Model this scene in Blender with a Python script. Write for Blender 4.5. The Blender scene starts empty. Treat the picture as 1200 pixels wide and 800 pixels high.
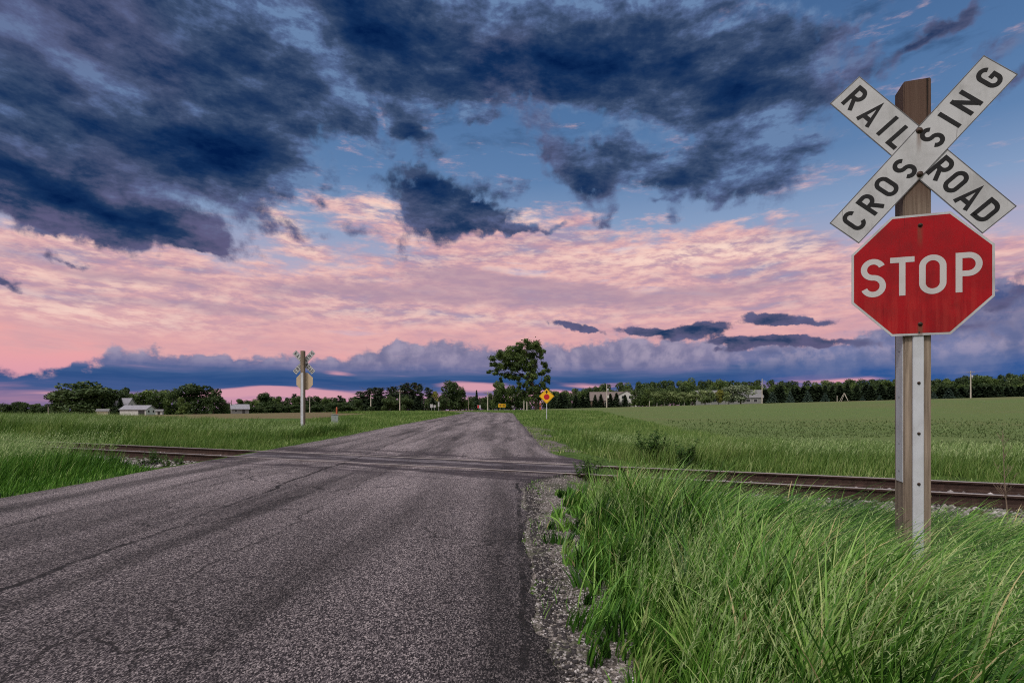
import bpy, bmesh, math, random
import numpy as np
from mathutils import Vector, Matrix

SC = bpy.context.scene
COL = SC.collection
R = math.radians
F = 640.0          # focal length in photo pixels (1200 wide)
CAM_H = 1.2


def lin(*c):
    """sRGB 0-255 -> linear rgba"""
    o = []
    for v in c:
        v /= 255.0
        o.append(v / 12.92 if v <= 0.04045 else ((v + 0.055) / 1.055) ** 2.4)
    return (o[0], o[1], o[2], 1.0)


class NT:
    """small helper to write node trees"""
    def __init__(s, tree):
        s.t = tree
        s.n = tree.nodes
        s.l = tree.links

    def new(s, kind, **kw):
        n = s.n.new(kind)
        for k, v in kw.items():
            setattr(n, k, v)
        return n

    def put(s, sock, v):
        if v is None:
            return
        if isinstance(v, bpy.types.NodeSocket):
            s.l.new(v, sock)
        else:
            sock.default_value = v

    def math(s, op, a, b=None, c=None, clamp=False):
        n = s.new('ShaderNodeMath', operation=op, use_clamp=clamp)
        s.put(n.inputs[0], a); s.put(n.inputs[1], b)
        if c is not None:
            s.put(n.inputs[2], c)
        return n.outputs[0]

    def vmath(s, op, a, b=None, scale=None):
        n = s.new('ShaderNodeVectorMath', operation=op)
        s.put(n.inputs[0], a)
        if b is not None:
            s.put(n.inputs[1], b)
        if scale is not None:
            s.put(n.inputs['Scale'], scale)
        return n.outputs['Value'] if op in ('LENGTH', 'DOT_PRODUCT', 'DISTANCE') else n.outputs['Vector']

    def noise(s, vec, scale=5, detail=4, rough=0.5, dist=0.0, col=False, lac=2.0, dim='3D'):
        n = s.new('ShaderNodeTexNoise', noise_dimensions=dim)
        s.put(n.inputs['Vector'], vec)
        n.inputs['Scale'].default_value = scale
        n.inputs['Detail'].default_value = detail
        n.inputs['Roughness'].default_value = rough
        n.inputs['Distortion'].default_value = dist
        n.inputs['Lacunarity'].default_value = lac
        return n.outputs['Color' if col else 'Fac']

    def voro(s, vec, scale=5, feature='F1', out='Distance', rnd=1.0):
        n = s.new('ShaderNodeTexVoronoi', feature=feature)
        s.put(n.inputs['Vector'], vec)
        n.inputs['Scale'].default_value = scale
        n.inputs['Randomness'].default_value = rnd
        return n.outputs[out]

    def mapping(s, vec, loc=(0, 0, 0), rot=(0, 0, 0), scale=(1, 1, 1), kind='POINT'):
        n = s.new('ShaderNodeMapping', vector_type=kind)
        s.put(n.inputs['Vector'], vec)
        if kind != 'VECTOR':
            n.inputs['Location'].default_value = loc
        n.inputs['Rotation'].default_value = rot
        n.inputs['Scale'].default_value = scale
        return n.outputs[0]

    def smooth(s, v, a, b, lo=0.0, hi=1.0, kind='SMOOTHSTEP'):
        n = s.new('ShaderNodeMapRange', interpolation_type=kind, clamp=True)
        s.put(n.inputs['Value'], v)
        for i, x in zip((1, 2, 3, 4), (a, b, lo, hi)):
            s.put(n.inputs[i], x)
        return n.outputs[0]

    def lerp(s, v, a, b, lo, hi):
        return s.smooth(v, a, b, lo, hi, 'LINEAR')

    def ramp(s, fac, stops, interp='LINEAR'):
        n = s.new('ShaderNodeValToRGB')
        cr = n.color_ramp
        cr.interpolation = interp
        while len(cr.elements) < len(stops):
            cr.elements.new(0.5)
        for e, (p, c) in zip(cr.elements, stops):
            e.position = p
            e.color = c if not isinstance(c, (int, float)) else (c, c, c, 1)
        s.put(n.inputs[0], fac)
        return n.outputs[0]

    def mix(s, fac, a, b, blend='MIX'):
        n = s.new('ShaderNodeMix', data_type='RGBA', blend_type=blend)
        s.put(n.inputs[0], fac); s.put(n.inputs[6], a); s.put(n.inputs[7], b)
        return n.outputs[2]

    def sep(s, v):
        n = s.new('ShaderNodeSeparateXYZ')
        s.put(n.inputs[0], v)
        return n.outputs

    def comb(s, x=0, y=0, z=0):
        n = s.new('ShaderNodeCombineXYZ')
        for i, v in enumerate((x, y, z)):
            s.put(n.inputs[i], v)
        return n.outputs[0]
# ------------------------------------------------------------------ camera
cam_d = bpy.data.cameras.new('camera')
cam = bpy.data.objects.new('camera', cam_d)
COL.objects.link(cam)
cam.location = (0, 0, CAM_H)
cam.rotation_euler = (R(90), 0, 0)
cam_d.sensor_width = 36.0
cam_d.lens = 36.0 * F / 1200.0
cam_d.shift_y = 80.0 / 1200.0
cam_d.clip_start = 0.05
cam_d.clip_end = 9000
SC.camera = cam
SC.cycles.use_adaptive_sampling = True
SC.cycles.adaptive_threshold = 0.012
SC.cycles.adaptive_min_samples = 16
SC.cycles.use_denoising = False
SC.cycles.filter_width = 1.1
SC.cycles.max_bounces = 8

# ------------------------------------------------------------------ light
SUN_AZ, SUN_EL = 215.0, 54.0       # compass style, 0 = +Y, clockwise; behind the camera
sun_d = bpy.data.lights.new('sun', 'SUN')
sun_d.energy = 2.3
sun_d.angle = R(12)
sun_d.color = (1.0, 0.93, 0.86)
sun = bpy.data.objects.new('sun', sun_d)
COL.objects.link(sun)
sd = Vector((math.sin(R(SUN_AZ)) * math.cos(R(SUN_EL)), math.cos(R(SUN_AZ)) * math.cos(R(SUN_EL)), math.sin(R(SUN_EL))))
sun.rotation_euler = sd.to_track_quat('Z', 'Y').to_euler()
sun.location = (0, -20, 30)

vs = SC.view_settings
vs.view_transform = 'Standard'
vs.look = 'None'
vs.exposure = 0.0
vs.gamma = 1.0
vs.use_curve_mapping = False

# ------------------------------------------------------------------ sky
world = bpy.data.worlds.new('World')
SC.world = world
world.use_nodes = True
W = NT(world.node_tree)
W.n.clear()
gen = W.new('ShaderNodeTexCoord').outputs['Generated']
gx, gy, gz = W.sep(W.vmath('NORMALIZE', gen))
az = W.math('ARCTAN2', gx, gy)
el = W.math('ARCSINE', gz)
P = W.comb(az, el, 0)


def sky_dir(px, py):
    X, Y = px - 600.0, 480.0 - py
    r = math.hypot(F, X)
    return math.atan2(X, F), math.atan2(Y, r), F / (F * F + X * X), r / (r * r + Y * Y)


def cloud_sum(vec, blobs):
    """sum of soft ellipses on the sky dome (azimuth, elevation)"""
    acc = None
    for (px, py, rx, ry, rot, w) in blobs:
        a, e, ka, ke = sky_dir(px, py)
        m = W.mapping(vec, (a, e, 0), (0, 0, -R(rot)), (rx * ka, ry * ke, 1), 'TEXTURE')
        g = W.new('ShaderNodeTexGradient', gradient_type='SPHERICAL')
        W.l.new(m, g.inputs[0])
        acc = W.math('MULTIPLY_ADD', g.outputs['Fac'], w, acc if acc is not None else 0.0)
    return acc


def warp(vec, scale, amp, detail=3, stretch=(1, 1, 1)):
    c = W.noise(W.mapping(vec, scale=stretch), scale, detail, 0.55, col=True)
    c = W.vmath('SUBTRACT', c, (0.5, 0.5, 0.5))
    return W.vmath('ADD', vec, W.vmath('MULTIPLY', c, (amp, amp * 0.8, 0)))


P0 = warp(P, 5.0, 0.035, 1)
P1 = warp(P, 8.0, 0.07, 3)
P2 = warp(P1, 24.0, 0.060, 5)
fbm = W.noise(P, 10.0, 7, 0.62)
# diagonal fibres (upper left to lower right)
fib = W.noise(W.mapping(P0, rot=(0, 0, R(36)), scale=(1.0, 2.6, 1.0)), 13.0, 8, 0.62)
fine = W.noise(P0, 40.0, 6, 0.62)

# -- clear sky by elevation
nishita = W.new('ShaderNodeTexSky', sky_type='NISHITA')
nishita.sun_disc = False
nishita.sun_elevation = R(SUN_EL)
nishita.sun_rotation = R(SUN_AZ)
deg = W.math('MULTIPLY', el, 180 / math.pi / 90.0)     # 0..1 over 0..90 degrees
clear = W.ramp(deg, [
    (0.000, lin(205, 150, 178)), (0.016, lin(214, 152, 176)), (0.05, lin(232, 164, 168)), (0.095, lin(240, 176, 168)),
    (0.15, lin(178, 172, 196)), (0.20, lin(134, 158, 194)), (0.25, lin(96, 130, 174)), (0.31, lin(80, 116, 162)),
    (0.37, lin(70, 104, 150)), (0.44, lin(52, 88, 134))])

# -- high pink cirrus
bands = W.noise(W.mapping(P0, rot=(0, 0, R(5)), scale=(1.0, 6.0, 1.0)), 4.6, 7, 0.62)
bands2 = W.noise(W.mapping(P0, loc=(3, 1, 0), rot=(0, 0, R(9)), scale=(1.0, 4.0, 1.0)), 7.5, 7, 0.64)
rip = W.noise(W.mapping(P0, rot=(0, 0, R(48)), scale=(1.0, 3.0, 1.0)), 36.0, 5, 0.62)
rip2 = W.noise(W.mapping(P0, rot=(0, 0, R(20)), scale=(1.0, 5.0, 1.0)), 15.0, 6, 0.62)
pinkcol = W.ramp(bands, [(0.34, lin(150, 146, 178)), (0.43, lin(186, 150, 166)), (0.50, lin(214, 164, 170)), (0.58, lin(232, 180, 176)), (0.68, lin(196, 184, 204))])
lo_pink = W.smooth(el, R(6), R(11), 1, 0)
pinkcol = W.mix(W.math('MULTIPLY', lo_pink, 0.65), pinkcol, lin(232, 168, 168))
tex = W.math('ADD', W.math('MULTIPLY', rip, 0.55), W.math('MULTIPLY', rip2, 0.6))     # ~0.57 mean
pinkcol = W.mix(W.math('MULTIPLY', W.smooth(tex, 0.50, 0.74), W.smooth(el, R(6), R(12), 0.05, 0.62)), pinkcol, lin(252, 212, 198))
pinkcol = W.mix(W.math('MULTIPLY', W.smooth(tex, 0.60, 0.42), W.smooth(el, R(5), R(12), 0.10, 0.55)), pinkcol, lin(165, 142, 172))
pink_blobs = [(120, 350, 420, 70, 4, 1.0), (560, 345, 460, 75, 0, 1.0), (850, 345, 420, 78, 4, 1.0), (480, 262, 150, 50, 8, 0.8),
              (330, 255, 80, 30, 30, 0.75), (800, 295, 320, 42, 3, 0.85), (620, 262, 110, 34, 0, 0.6), (100, 285, 180, 30, 4, 0.7),
              (560, 390, 800, 60, 0, 1.0), (1180, 300, 120, 60, 0, 0.55), (690, 258, 50, 18, 0, .35)]
pd = cloud_sum(P1, pink_blobs)
pa = W.math('ADD', pd, W.math('ADD', W.math('MULTIPLY_ADD', bands2, 2.1, -1.06), W.math('MULTIPLY_ADD', tex, 0.9, -0.52)))
palpha = W.smooth(pa, 0.08, 0.70)
mv = cloud_sum(P1, [(640, 345, 300, 24, 3, .9), (420, 345, 200, 16, 2, .8), (130, 320, 200, 14, 3, .7), (560, 322, 180, 14, 6, .5), (280, 362, 180, 10, 0, .6), (90, 348, 120, 9, 0, .5), (880, 340, 160, 12, 0, .5)])
pinkcol = W.mix(W.math('MULTIPLY', W.smooth(W.math('ADD', mv, W.math('MULTIPLY_ADD', bands2, 1.0, -0.5)), 0.1, 0.7), 0.75), pinkcol, lin(172, 142, 162))
pinkcol = W.mix(0.13, pinkcol, lin(186, 160, 176))
cream = cloud_sum(P1, [(335, 262, 90, 26, 28, 1.0), (450, 243, 80, 26, 6, .9), (60, 276, 120, 12, 4, .9), (215, 282, 70, 12, 6, .9), (110, 365, 260, 26, 3, .8), (600, 252, 60, 22, 0, .9), (770, 300, 220, 22, 2, .7), (120, 330, 220, 12, 3, .6), (530, 375, 300, 16, 0, .4), (880, 300, 160, 20, 4, .6)])
pinkcol = W.mix(W.math('MULTIPLY', cream, W.smooth(tex, 0.48, 0.68, 0.1, 0.9), clamp=True), pinkcol, lin(254, 222, 206))
sky = W.mix(palpha, clear, pinkcol)

# -- low bank of cumulus along the horizon
edge = []
for px, y in [(-80, 432), (0, 426), (60, 432), (105, 422), (135, 404), (170, 410), (215, 412), (260, 414), (345, 415), (400, 414), (440, 410),
              (466, 392), (490, 404), (508, 394), (545, 402), (570, 400), (610, 408), (640, 398), (680, 404), (720, 392), (780, 394), (850, 398),
              (960, 398), (1010, 390), (1060, 372), (1110, 345), (1160, 330), (1230, 315), (1300, 330)]:
    a, e, _, _ = sky_dir(px, y)
    edge.append(((a + 0.8) / 1.6, e * 2.0))
azn = W.lerp(az, -0.8, 0.8, 0.0, 1.0)
jag = W.noise(P, 30.0, 5, 0.55, col=False)
azj = W.math('MULTIPLY_ADD', W.math('SUBTRACT', jag, 0.5), 0.03, azn)
top = W.math('MULTIPLY', W.ramp(azj, edge), 0.5)
puff = W.voro(W.vmath('ADD', P2, (0, 0, 0)), 38.0, 'SMOOTH_F1')
bh = W.math('ADD', W.math('SUBTRACT', top, el), W.math('ADD', W.math('MULTIPLY_ADD', puff, -0.030, 0.012), W.math('MULTIPLY_ADD', fine, 0.036, -0.018)))
balpha = W.smooth(bh, -0.003, 0.010)
str1 = W.noise(W.mapping(P0, scale=(1.0, 9.0, 1.0)), 5.0, 5, 0.55)
str2 = W.noise(W.mapping(P0, loc=(2, 5, 0), scale=(1.0, 12.0, 1.0)), 9.0, 5, 0.55)
eb = W.math('ADD', el, W.math('ADD', W.math('MULTIPLY_ADD', str1, 0.034, -0.017), W.math('MULTIPLY_ADD', str2, 0.026, -0.013)))
rightw = W.smooth(az, R(16), R(34))
eb2 = W.math('SUBTRACT', eb, W.math('MULTIPLY', rightw, 0.030))
bankcol = W.ramp(W.math('MULTIPLY', eb2, 8.0), [
    (0.00, lin(150, 122, 160)), (0.13, lin(206, 150, 172)), (0.215, lin(150, 122, 158)), (0.27, lin(70, 92, 142)), (0.40, lin(44, 78, 130)), (0.47, lin(62, 90, 138)),
    (0.56, lin(98, 106, 150)), (0.70, lin(128, 124, 158)), (0.90, lin(142, 134, 164)), (1.0, lin(146, 138, 168))])
rightcol = W.ramp(W.math('ADD', W.math('MULTIPLY', eb, 4.0), W.math('MULTIPLY_ADD', fbm, 0.5, -0.25)), [
    (0.05, lin(70, 95, 150)), (0.18, lin(48, 86, 146)), (0.30, lin(98, 112, 156)), (0.42, lin(120, 126, 166)), (0.56, lin(40, 72, 128)),
    (0.70, lin(96, 112, 156)), (0.85, lin(60, 88, 140))])
bankcol = W.mix(rightw, bankcol, rightcol)
bankcol = W.mix(W.math('MULTIPLY', W.smooth(W.math('MULTIPLY_ADD', puff, -0.5, fine), 0.15, 0.48), W.smooth(el, R(3.4), R(5.5), 0.0, 0.62)), bankcol, lin(172, 160, 182))
bankcol = W.mix(W.math('MULTIPLY', W.smooth(fbm, 0.56, 0.40), W.smooth(el, R(3.4), R(5.5), 0.0, 0.5)), bankcol, lin(92, 98, 136))
leftw = W.smooth(az, R(-26), R(-34))
bankcol = W.mix(W.math('MULTIPLY', leftw, W.smooth(eb, 0.07, 0.0, 0.0, 0.6)), bankcol, lin(62, 86, 136))
lit = W.smooth(bh, 0.014, 0.0, 0, 0.5)
bankcol = W.mix(W.math('MULTIPLY', lit, W.smooth(rip, 0.45, 0.6)), bankcol, lin(236, 186, 184))
gap = cloud_sum(P0, [(330, 461, 150, 9, 0, 1.2), (555, 452, 60, 8, 0, .9), (640, 462, 60, 7, 0, .8), (690, 452, 60, 5, 0, .6), (985, 442, 70, 5, 0, .7), (395, 438, 30, 5, 0, .5), (60, 462, 70, 5, 0, .4)])
bankcol = W.mix(W.smooth(W.math('ADD', gap, W.math('MULTIPLY_ADD', str2, 1.0, -0.5)), 0.12, 0.6), bankcol, lin(212, 156, 172))
sky = W.mix(balpha, sky, bankcol)

# -- dark broken clouds
dark = [
    (60, 150, 330, 150, 5, 1.25), (110, 60, 360, 130, 12, 0.95), (300, 60, 200, 90, 10, .4), (270, 170, 150, 78, 4, 1.15), (150, 20, 360, 100, 0, 0.85), (400, 40, 170, 110, 30, 0.75),
    (130, 246, 240, 48, 9, 0.95), (20, 230, 180, 50, 10, 0.8), (345, 205, 70, 35, 25, 0.35),
    (630, 60, 230, 105, 0, 1.2), (800, 80, 190, 95, 8, 1.2), (880, 150, 110, 80, 15, 0.75), (500, 40, 130, 90, 0, 0.8),
    (905, 205, 55, 65, 65, 0.62), (960, 170, 70, 22, 10, 0.4), (940, 110, 60, 60, 0, 0.5),
    (488, 150, 52, 32, 34, 0.95), (432, 156, 46, 17, 16, 0.7), (370, 115, 90, 50, 20, 0.36), (330, 90, 130, 70, 25, 0.9), (440, 20, 120, 50, 0, .7), (760, 10, 200, 40, 0, .6), (930, 45, 80, 60, 20, .5), (1010, 25, 120, 14, -14, .42), (1120, 25, 110, 12, -16, .42), (450, 60, 90, 50, 20, .25), (250, 110, 120, 50, 15, .5), (560, 95, 90, 40, 0, .3),
    (510, 228, 88, 44, 10, 1.0), (545, 262, 95, 34, 0, 0.95), (592, 216, 46, 20, 12, 0.6), (620, 268, 75, 9, -9, 0.65), (468, 288, 18, 26, 30, .5),
    (645, 176, 55, 34, 45, 0.62), (700, 198, 80, 48, 0, 1.05), (795, 208, 85, 44, 16, 1.0), (725, 162, 34, 34, 0, 0.4), (855, 190, 70, 50, 0, 0.62),
    (572, 138, 36, 11, 8, 0.55), (1060, 62, 130, 20, -14, 0.50), (1180, 48, 75, 22, -12, 0.5), (1190, 88, 70, 24, -25, 0.5), (1000, 80, 60, 16, -14, .4),
    (1240, 10, 40, 30, 0, 0.3),
    (6, 325, 26, 9, 0, 0.85), (82, 300, 44, 7, 8, 0.65), (55, 268, 50, 14, 18, .55), (205, 268, 90, 24, 12, 0.6), (240, 290, 30, 9, 20, .5),
    (340, 266, 75, 20, 8, 0.48), (425, 268, 40, 14, 12, 0.45), (712, 246, 22, 16, -50, 0.5), (785, 256, 18, 14, 0, 0.55), (770, 236, 26, 7, -12, .4),
    (1190, 335, 120, 26, -22, 0.7), (1130, 385, 140, 20, 0, 0.5)]
dd = cloud_sum(P2, dark)
nz = W.math('ADD', W.math('MULTIPLY_ADD', fbm, 1.25, -0.635), W.math('MULTIPLY_ADD', fine, 0.95, -0.475))
dens = W.math('ADD', dd, nz)
gate = W.smooth(dd, 0.02, 0.16)
dalpha = W.math('MULTIPLY', W.smooth(dens, 0.10, 0.60), gate)
# thin flat clouds low above the bank
PL = warp(P, 34.0, 0.022, 4)
low = [(670, 381, 34, 8, 12, .95), (697, 388, 26, 5, 8, .7), (752, 387, 50, 7, 4, .8), (812, 388, 64, 12, -6, 1.2), (905, 374, 52, 10, 4, 1.1), (945, 378, 44, 7, 4, .85), (878, 398, 70, 9, 2, .95), (935, 400, 66, 10, 2, 1.0), (862, 408, 40, 7, -4, .7),
       (1000, 402, 60, 9, 0, .6)]
ld = cloud_sum(PL, low)
ldens = W.math('ADD', ld, W.math('ADD', W.math('MULTIPLY_ADD', fine, 1.1, -0.62), W.math('MULTIPLY_ADD', fbm, 0.6, -0.3)))
lalpha = W.math('MULTIPLY', W.smooth(ldens, 0.12, 0.42), W.smooth(ld, 0.02, 0.12))
dens = W.math('MAXIMUM', dens, W.math('MULTIPLY_ADD', ldens, 0.8, 0.15))
dens = W.mix(lalpha, dens, W.math('MULTIPLY_ADD', ldens, 0.55, 0.12))
dalpha = W.math('MAXIMUM', dalpha, lalpha)
core = [(250, 176, 150, 42, 2, 0.9), (90, 232, 240, 22, 9, 0.6), (20, 110, 120, 40, 0, .25), (650, 85, 190, 55, 0, 0.75), (870, 100, 80, 60, 0, 0.7), (440, 40, 70, 60, 40, 0.6),
        (490, 150, 40, 24, 34, 0.6), (495, 214, 75, 26, 8, 0.75), (565, 228, 40, 24, 10, 0.5), (545, 270, 70, 14, 0, 0.4), (690, 210, 50, 26, 0, 0.55), (780, 215, 50, 18, 14, .4),
        (805, 390, 100, 14, -4, 0.5), (905, 402, 130, 16, 0, 0.45), (1060, 62, 90, 14, -16, 0.35),
        (145, 105, 130, 44, 26, -0.55), (232, 118, 70, 26, 20, -0.6), (60, 55, 160, 50, 25, -0.42), (180, 40, 120, 30, 30, -.3), (375, 75, 70, 50, 40, -0.5), (330, 30, 60, 30, 0, -.3),
        (740, 10, 130, 34, 0, -0.5), (590, 15, 90, 40, 0, -0.4), (905, 165, 90, 60, 15, -0.45), (330, 205, 80, 25, 12, -0.35), (100, 150, 120, 26, 6, -0.3)]
cs = cloud_sum(P1, core)
shade = W.math('ADD', W.math('MULTIPLY_ADD', dens, 0.30, 0.02), W.math('MULTIPLY', cs, 0.62))
shade = W.math('ADD', shade, W.math('ADD', W.math('MULTIPLY_ADD', fib, -1.45, 0.71), W.math('MULTIPLY_ADD', fine, -0.62, 0.32)))
darkcol = W.ramp(shade, [(0.0, lin(104, 132, 172)), (0.14, lin(82, 102, 142)), (0.30, lin(60, 78, 110)), (0.48, lin(38, 60, 96)), (0.70, lin(18, 46, 88)), (1.0, lin(2, 28, 72))])
mauve = W.smooth(W.noise(P, 3.2, 2, 0.5), 0.48, 0.64, 0, 0.42)
darkcol = W.mix(W.math('MULTIPLY', mauve, W.smooth(shade, 0.7, 0.2)), darkcol, lin(94, 92, 126))
darkcol = W.mix(W.math('MULTIPLY', W.smooth(el, R(22), R(15), 0, 0.75), W.smooth(shade, 0.55, 0.15)), darkcol, lin(96, 88, 122))
# thin veil of streaks across the upper sky
vl = W.noise(W.mapping(P0, loc=(4, 2, 0), rot=(0, 0, R(-17)), scale=(1.0, 3.4, 1.0)), 7.0, 8, 0.62)
veil = W.math('MULTIPLY', W.smooth(vl, 0.50, 0.68, 0, 0.62), W.smooth(el, R(23), R(29)))
sky = W.mix(veil, sky, lin(44, 70, 108))
sky = W.mix(dalpha, sky, darkcol)

# -- the side of the sky behind the photographer and overhead: unseen, a pale afterglow brightened to light the scene
back = W.smooth(gy, 0.25, -0.45)
over = W.smooth(gz, 0.66, 0.88)
pale = W.mix(W.smooth(gz, 0.0, 0.5), lin(255, 214, 190), lin(252, 240, 226))
brk = W.smooth(fbm, 0.36, 0.66, 0.75, 1.2)
pale = W.vmath('SCALE', pale, scale=W.math('MULTIPLY', brk, W.smooth(gz, 0.15, 0.75, 0.44, 1.22)))
glow = W.vmath('ADD', pale, W.vmath('SCALE', nishita.outputs[0], scale=0.05))
sky = W.mix(W.math('MAXIMUM', W.math('MULTIPLY', back, W.smooth(gz, -0.02, 0.05)), over), sky, glow)
bg = W.new('ShaderNodeBackground')
W.l.new(sky, bg.inputs['Color'])
bg.inputs['Strength'].default_value = 1.0
wo = W.new('ShaderNodeOutputWorld')
W.l.new(bg.outputs[0], wo.inputs['Surface'])
# ------------------------------------------------------------------ scene tools
rng = np.random.default_rng(7)
random.seed(7)


def tag(o, label=None, cat=None, group=None, kind=None):
    if label: o['label'] = label
    if cat: o['category'] = cat
    if group: o['group'] = group
    if kind: o['kind'] = kind
    return o


def empty(name, loc=(0, 0, 0), rz=0.0):
    o = bpy.data.objects.new(name, None)
    COL.objects.link(o)
    o.location = loc
    o.rotation_euler = (0, 0, rz)
    o.empty_display_size = 0.2
    return o


def copy_tree(o, parent=None):
    c = o.copy()
    COL.objects.link(c)
    if parent is not None:
        c.parent = parent
    for ch in list(o.children):
        copy_tree(ch, c)
    return c


class MB:
    """collects faces and links them as ONE mesh object"""
    def __init__(s):
        s.v, s.f, s.m, s.sm = [], [], [], []

    def add(s, vs, fs, mat=0, smooth=False):
        b = len(s.v)
        s.v += [tuple(v) for v in vs]
        s.f += [tuple(i + b for i in f) for f in fs]
        s.m += [mat] * len(fs)
        s.sm += [smooth] * len(fs)
        return s

    def box(s, x0, x1, y0, y1, z0, z1, mat=0, bev=0.0):
        if bev <= 0:
            vs = [(x, y, z) for z in (z0, z1) for y in (y0, y1) for x in (x0, x1)]
            return s.add(vs, [(0, 2, 3, 1), (4, 5, 7, 6), (0, 1, 5, 4), (2, 6, 7, 3), (0, 4, 6, 2), (1, 3, 7, 5)], mat)
        bm = bmesh.new()
        bmesh.ops.create_cube(bm, size=1.0)
        for v in bm.verts:
            v.co = Vector(((x0 + x1) / 2 + v.co.x * (x1 - x0), (y0 + y1) / 2 + v.co.y * (y1 - y0), (z0 + z1) / 2 + v.co.z * (z1 - z0)))
        bmesh.ops.bevel(bm, geom=bm.edges[:], offset=bev, segments=2, affect='EDGES')
        bm.verts.index_update()
        s.add([v.co[:] for v in bm.verts], [[v.index for v in f.verts] for f in bm.faces], mat)
        bm.free()
        return s

    def tube(s, pts, rad, n=8, mat=0, cap=True, smooth=True):
        """tapered tube through points"""
        pts = [Vector(p) for p in pts]
        if not hasattr(rad, '__len__'):
            rad = [rad] * len(pts)
        rings = []
        for i, p in enumerate(pts):
            d = (pts[min(i + 1, len(pts) - 1)] - pts[max(i - 1, 0)]).normalized()
            a = d.orthogonal().normalized() if abs(d.z) < 0.95 else Vector((1, 0, 0)).cross(d).normalized()
            b = d.cross(a).normalized()
            rings.append([p + (a * math.cos(t) + b * math.sin(t)) * rad[i] for t in [2 * math.pi * k / n for k in range(n)]])
        vs = [v for r in rings for v in r]
        fs = []
        for i in range(len(pts) - 1):
            for k in range(n):
                k2 = (k + 1) % n
                fs.append((i * n + k, i * n + k2, (i + 1) * n + k2, (i + 1) * n + k))
        s.add(vs, fs, mat, smooth)
        if cap:
            s.add(rings[0], [tuple(range(n))[::-1]], mat)
            s.add(rings[-1], [tuple(range(n))], mat)
        return s

    def prism(s, poly, y0, y1, mat=0, side=None, back=None):
        """polygon in the local x-z plane, extruded along y (front at y0)"""
        n = len(poly)
        s.add([(p[0], y0, p[1]) for p in poly], [tuple(range(n))], mat)
        s.add([(p[0], y1, p[1]) for p in poly], [tuple(range(n))[::-1]], mat if back is None else back)
        vs = [(p[0], y, p[1]) for y in (y0, y1) for p in poly]
        s.add(vs, [(k, n + k, n + (k + 1) % n, (k + 1) % n) for k in range(n)], mat if side is None else side)
        return s

    def build(s, name, mats, parent=None, loc=None):
        me = bpy.data.meshes.new(name)
        me.from_pydata(s.v, [], s.f)
        for m in (mats if isinstance(mats, (list, tuple)) else [mats]):
            me.materials.append(m)
        me.polygons.foreach_set('material_index', s.m)
        me.polygons.foreach_set('use_smooth', s.sm)
        me.update()
        o = bpy.data.objects.new(name, me)
        COL.objects.link(o)
        if parent: o.parent = parent
        if loc: o.location = loc
        return o


def mesh_np(name, verts, quads=None, tris=None, mats=(), tint=None, mi_q=None, mi_t=None, smooth=False):
    """fast mesh from numpy arrays"""
    me = bpy.data.meshes.new(name)
    nq = 0 if quads is None else len(quads)
    nt = 0 if tris is None else len(tris)
    me.vertices.add(len(verts))
    me.vertices.foreach_set('co', np.asarray(verts, np.float32).ravel())
    loops = np.concatenate([np.asarray(a, np.int32).ravel() for a in (quads, tris) if a is not None])
    me.loops.add(len(loops))
    me.loops.foreach_set('vertex_index', loops)
    me.polygons.add(nq + nt)
    ls = np.concatenate([np.arange(nq) * 4, nq * 4 + np.arange(nt) * 3]).astype(np.int32)
    me.polygons.foreach_set('loop_start', ls)
    mi = np.zeros(nq + nt, np.int32)
    if mi_q is not None: mi[:nq] = mi_q
    if mi_t is not None: mi[nq:] = mi_t
    me.polygons.foreach_set('material_index', mi)
    if smooth:
        me.polygons.foreach_set('use_smooth', np.ones(nq + nt, bool))
    for m in mats:
        me.materials.append(m)
    if tint is not None:
        at = me.attributes.new('tint', 'FLOAT', 'POINT')
        at.data.foreach_set('value', np.asarray(tint, np.float32))
    me.update()
    me.validate()
    return me


def link(name, me, parent=None):
    o = bpy.data.objects.new(name, me)
    COL.objects.link(o)
    if parent: o.parent = parent
    return o


def sstep(x, a, b):
    t = np.clip((np.asarray(x, float) - a) / (b - a), 0, 1)
    return t * t * (3 - 2 * t)


# value noise for placing things (numpy)
_tab = rng.random((256, 256))
def vnoise(x, y, s=1.0, o=0):
    x = np.asarray(x, float) * s + 37.1 * o + 1000; y = np.asarray(y, float) * s + 11.7 * o + 1000
    xi = np.floor(x).astype(int); yi = np.floor(y).astype(int)
    fx = x - xi; fy = y - yi
    fx = fx * fx * (3 - 2 * fx); fy = fy * fy * (3 - 2 * fy)
    g = lambda a, b: _tab[a & 255, b & 255]
    return (g(xi, yi) * (1 - fx) + g(xi + 1, yi) * fx) * (1 - fy) + (g(xi, yi + 1) * (1 - fx) + g(xi + 1, yi + 1) * fx) * fy


# ------------------------------------------------------------------ terrain
_ky = [-60, 0, 6, 9, 10.5, 15.5, 23, 36, 80, 130, 215, 500, 4000]
_kz = [0, 0, 0.0, 0.03, 0.045, 0.05, 0.11, 0.28, 0.72, 0.95, 1.2, 1.3, 1.3]
def base(y):
    y = np.asarray(y, float)
    return sum(np.interp(y + d, _ky, _kz) for d in (-1.5, -0.5, 0.5, 1.5)) / 4


def road_l(y):
    y = np.asarray(y, float)
    c = np.clip(y - 78, 0, None)
    return np.interp(y, [0, 12, 16, 80], [-6.75, -6.9, -7.0, -6.9]) - c * c / 70


def road_r(y):
    y = np.asarray(y, float)
    c = np.clip(y - 78, 0, None)
    return np.interp(y, [0, 8.6, 9.4, 10.2, 11.0, 12.6, 14.0, 16, 27, 45, 80], [0.13, 0.16, 0.5, 1.15, 1.75, 1.65, 1.15, 0.9, 0.78, 0.45, 0.1]) - c * c / 70


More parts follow.
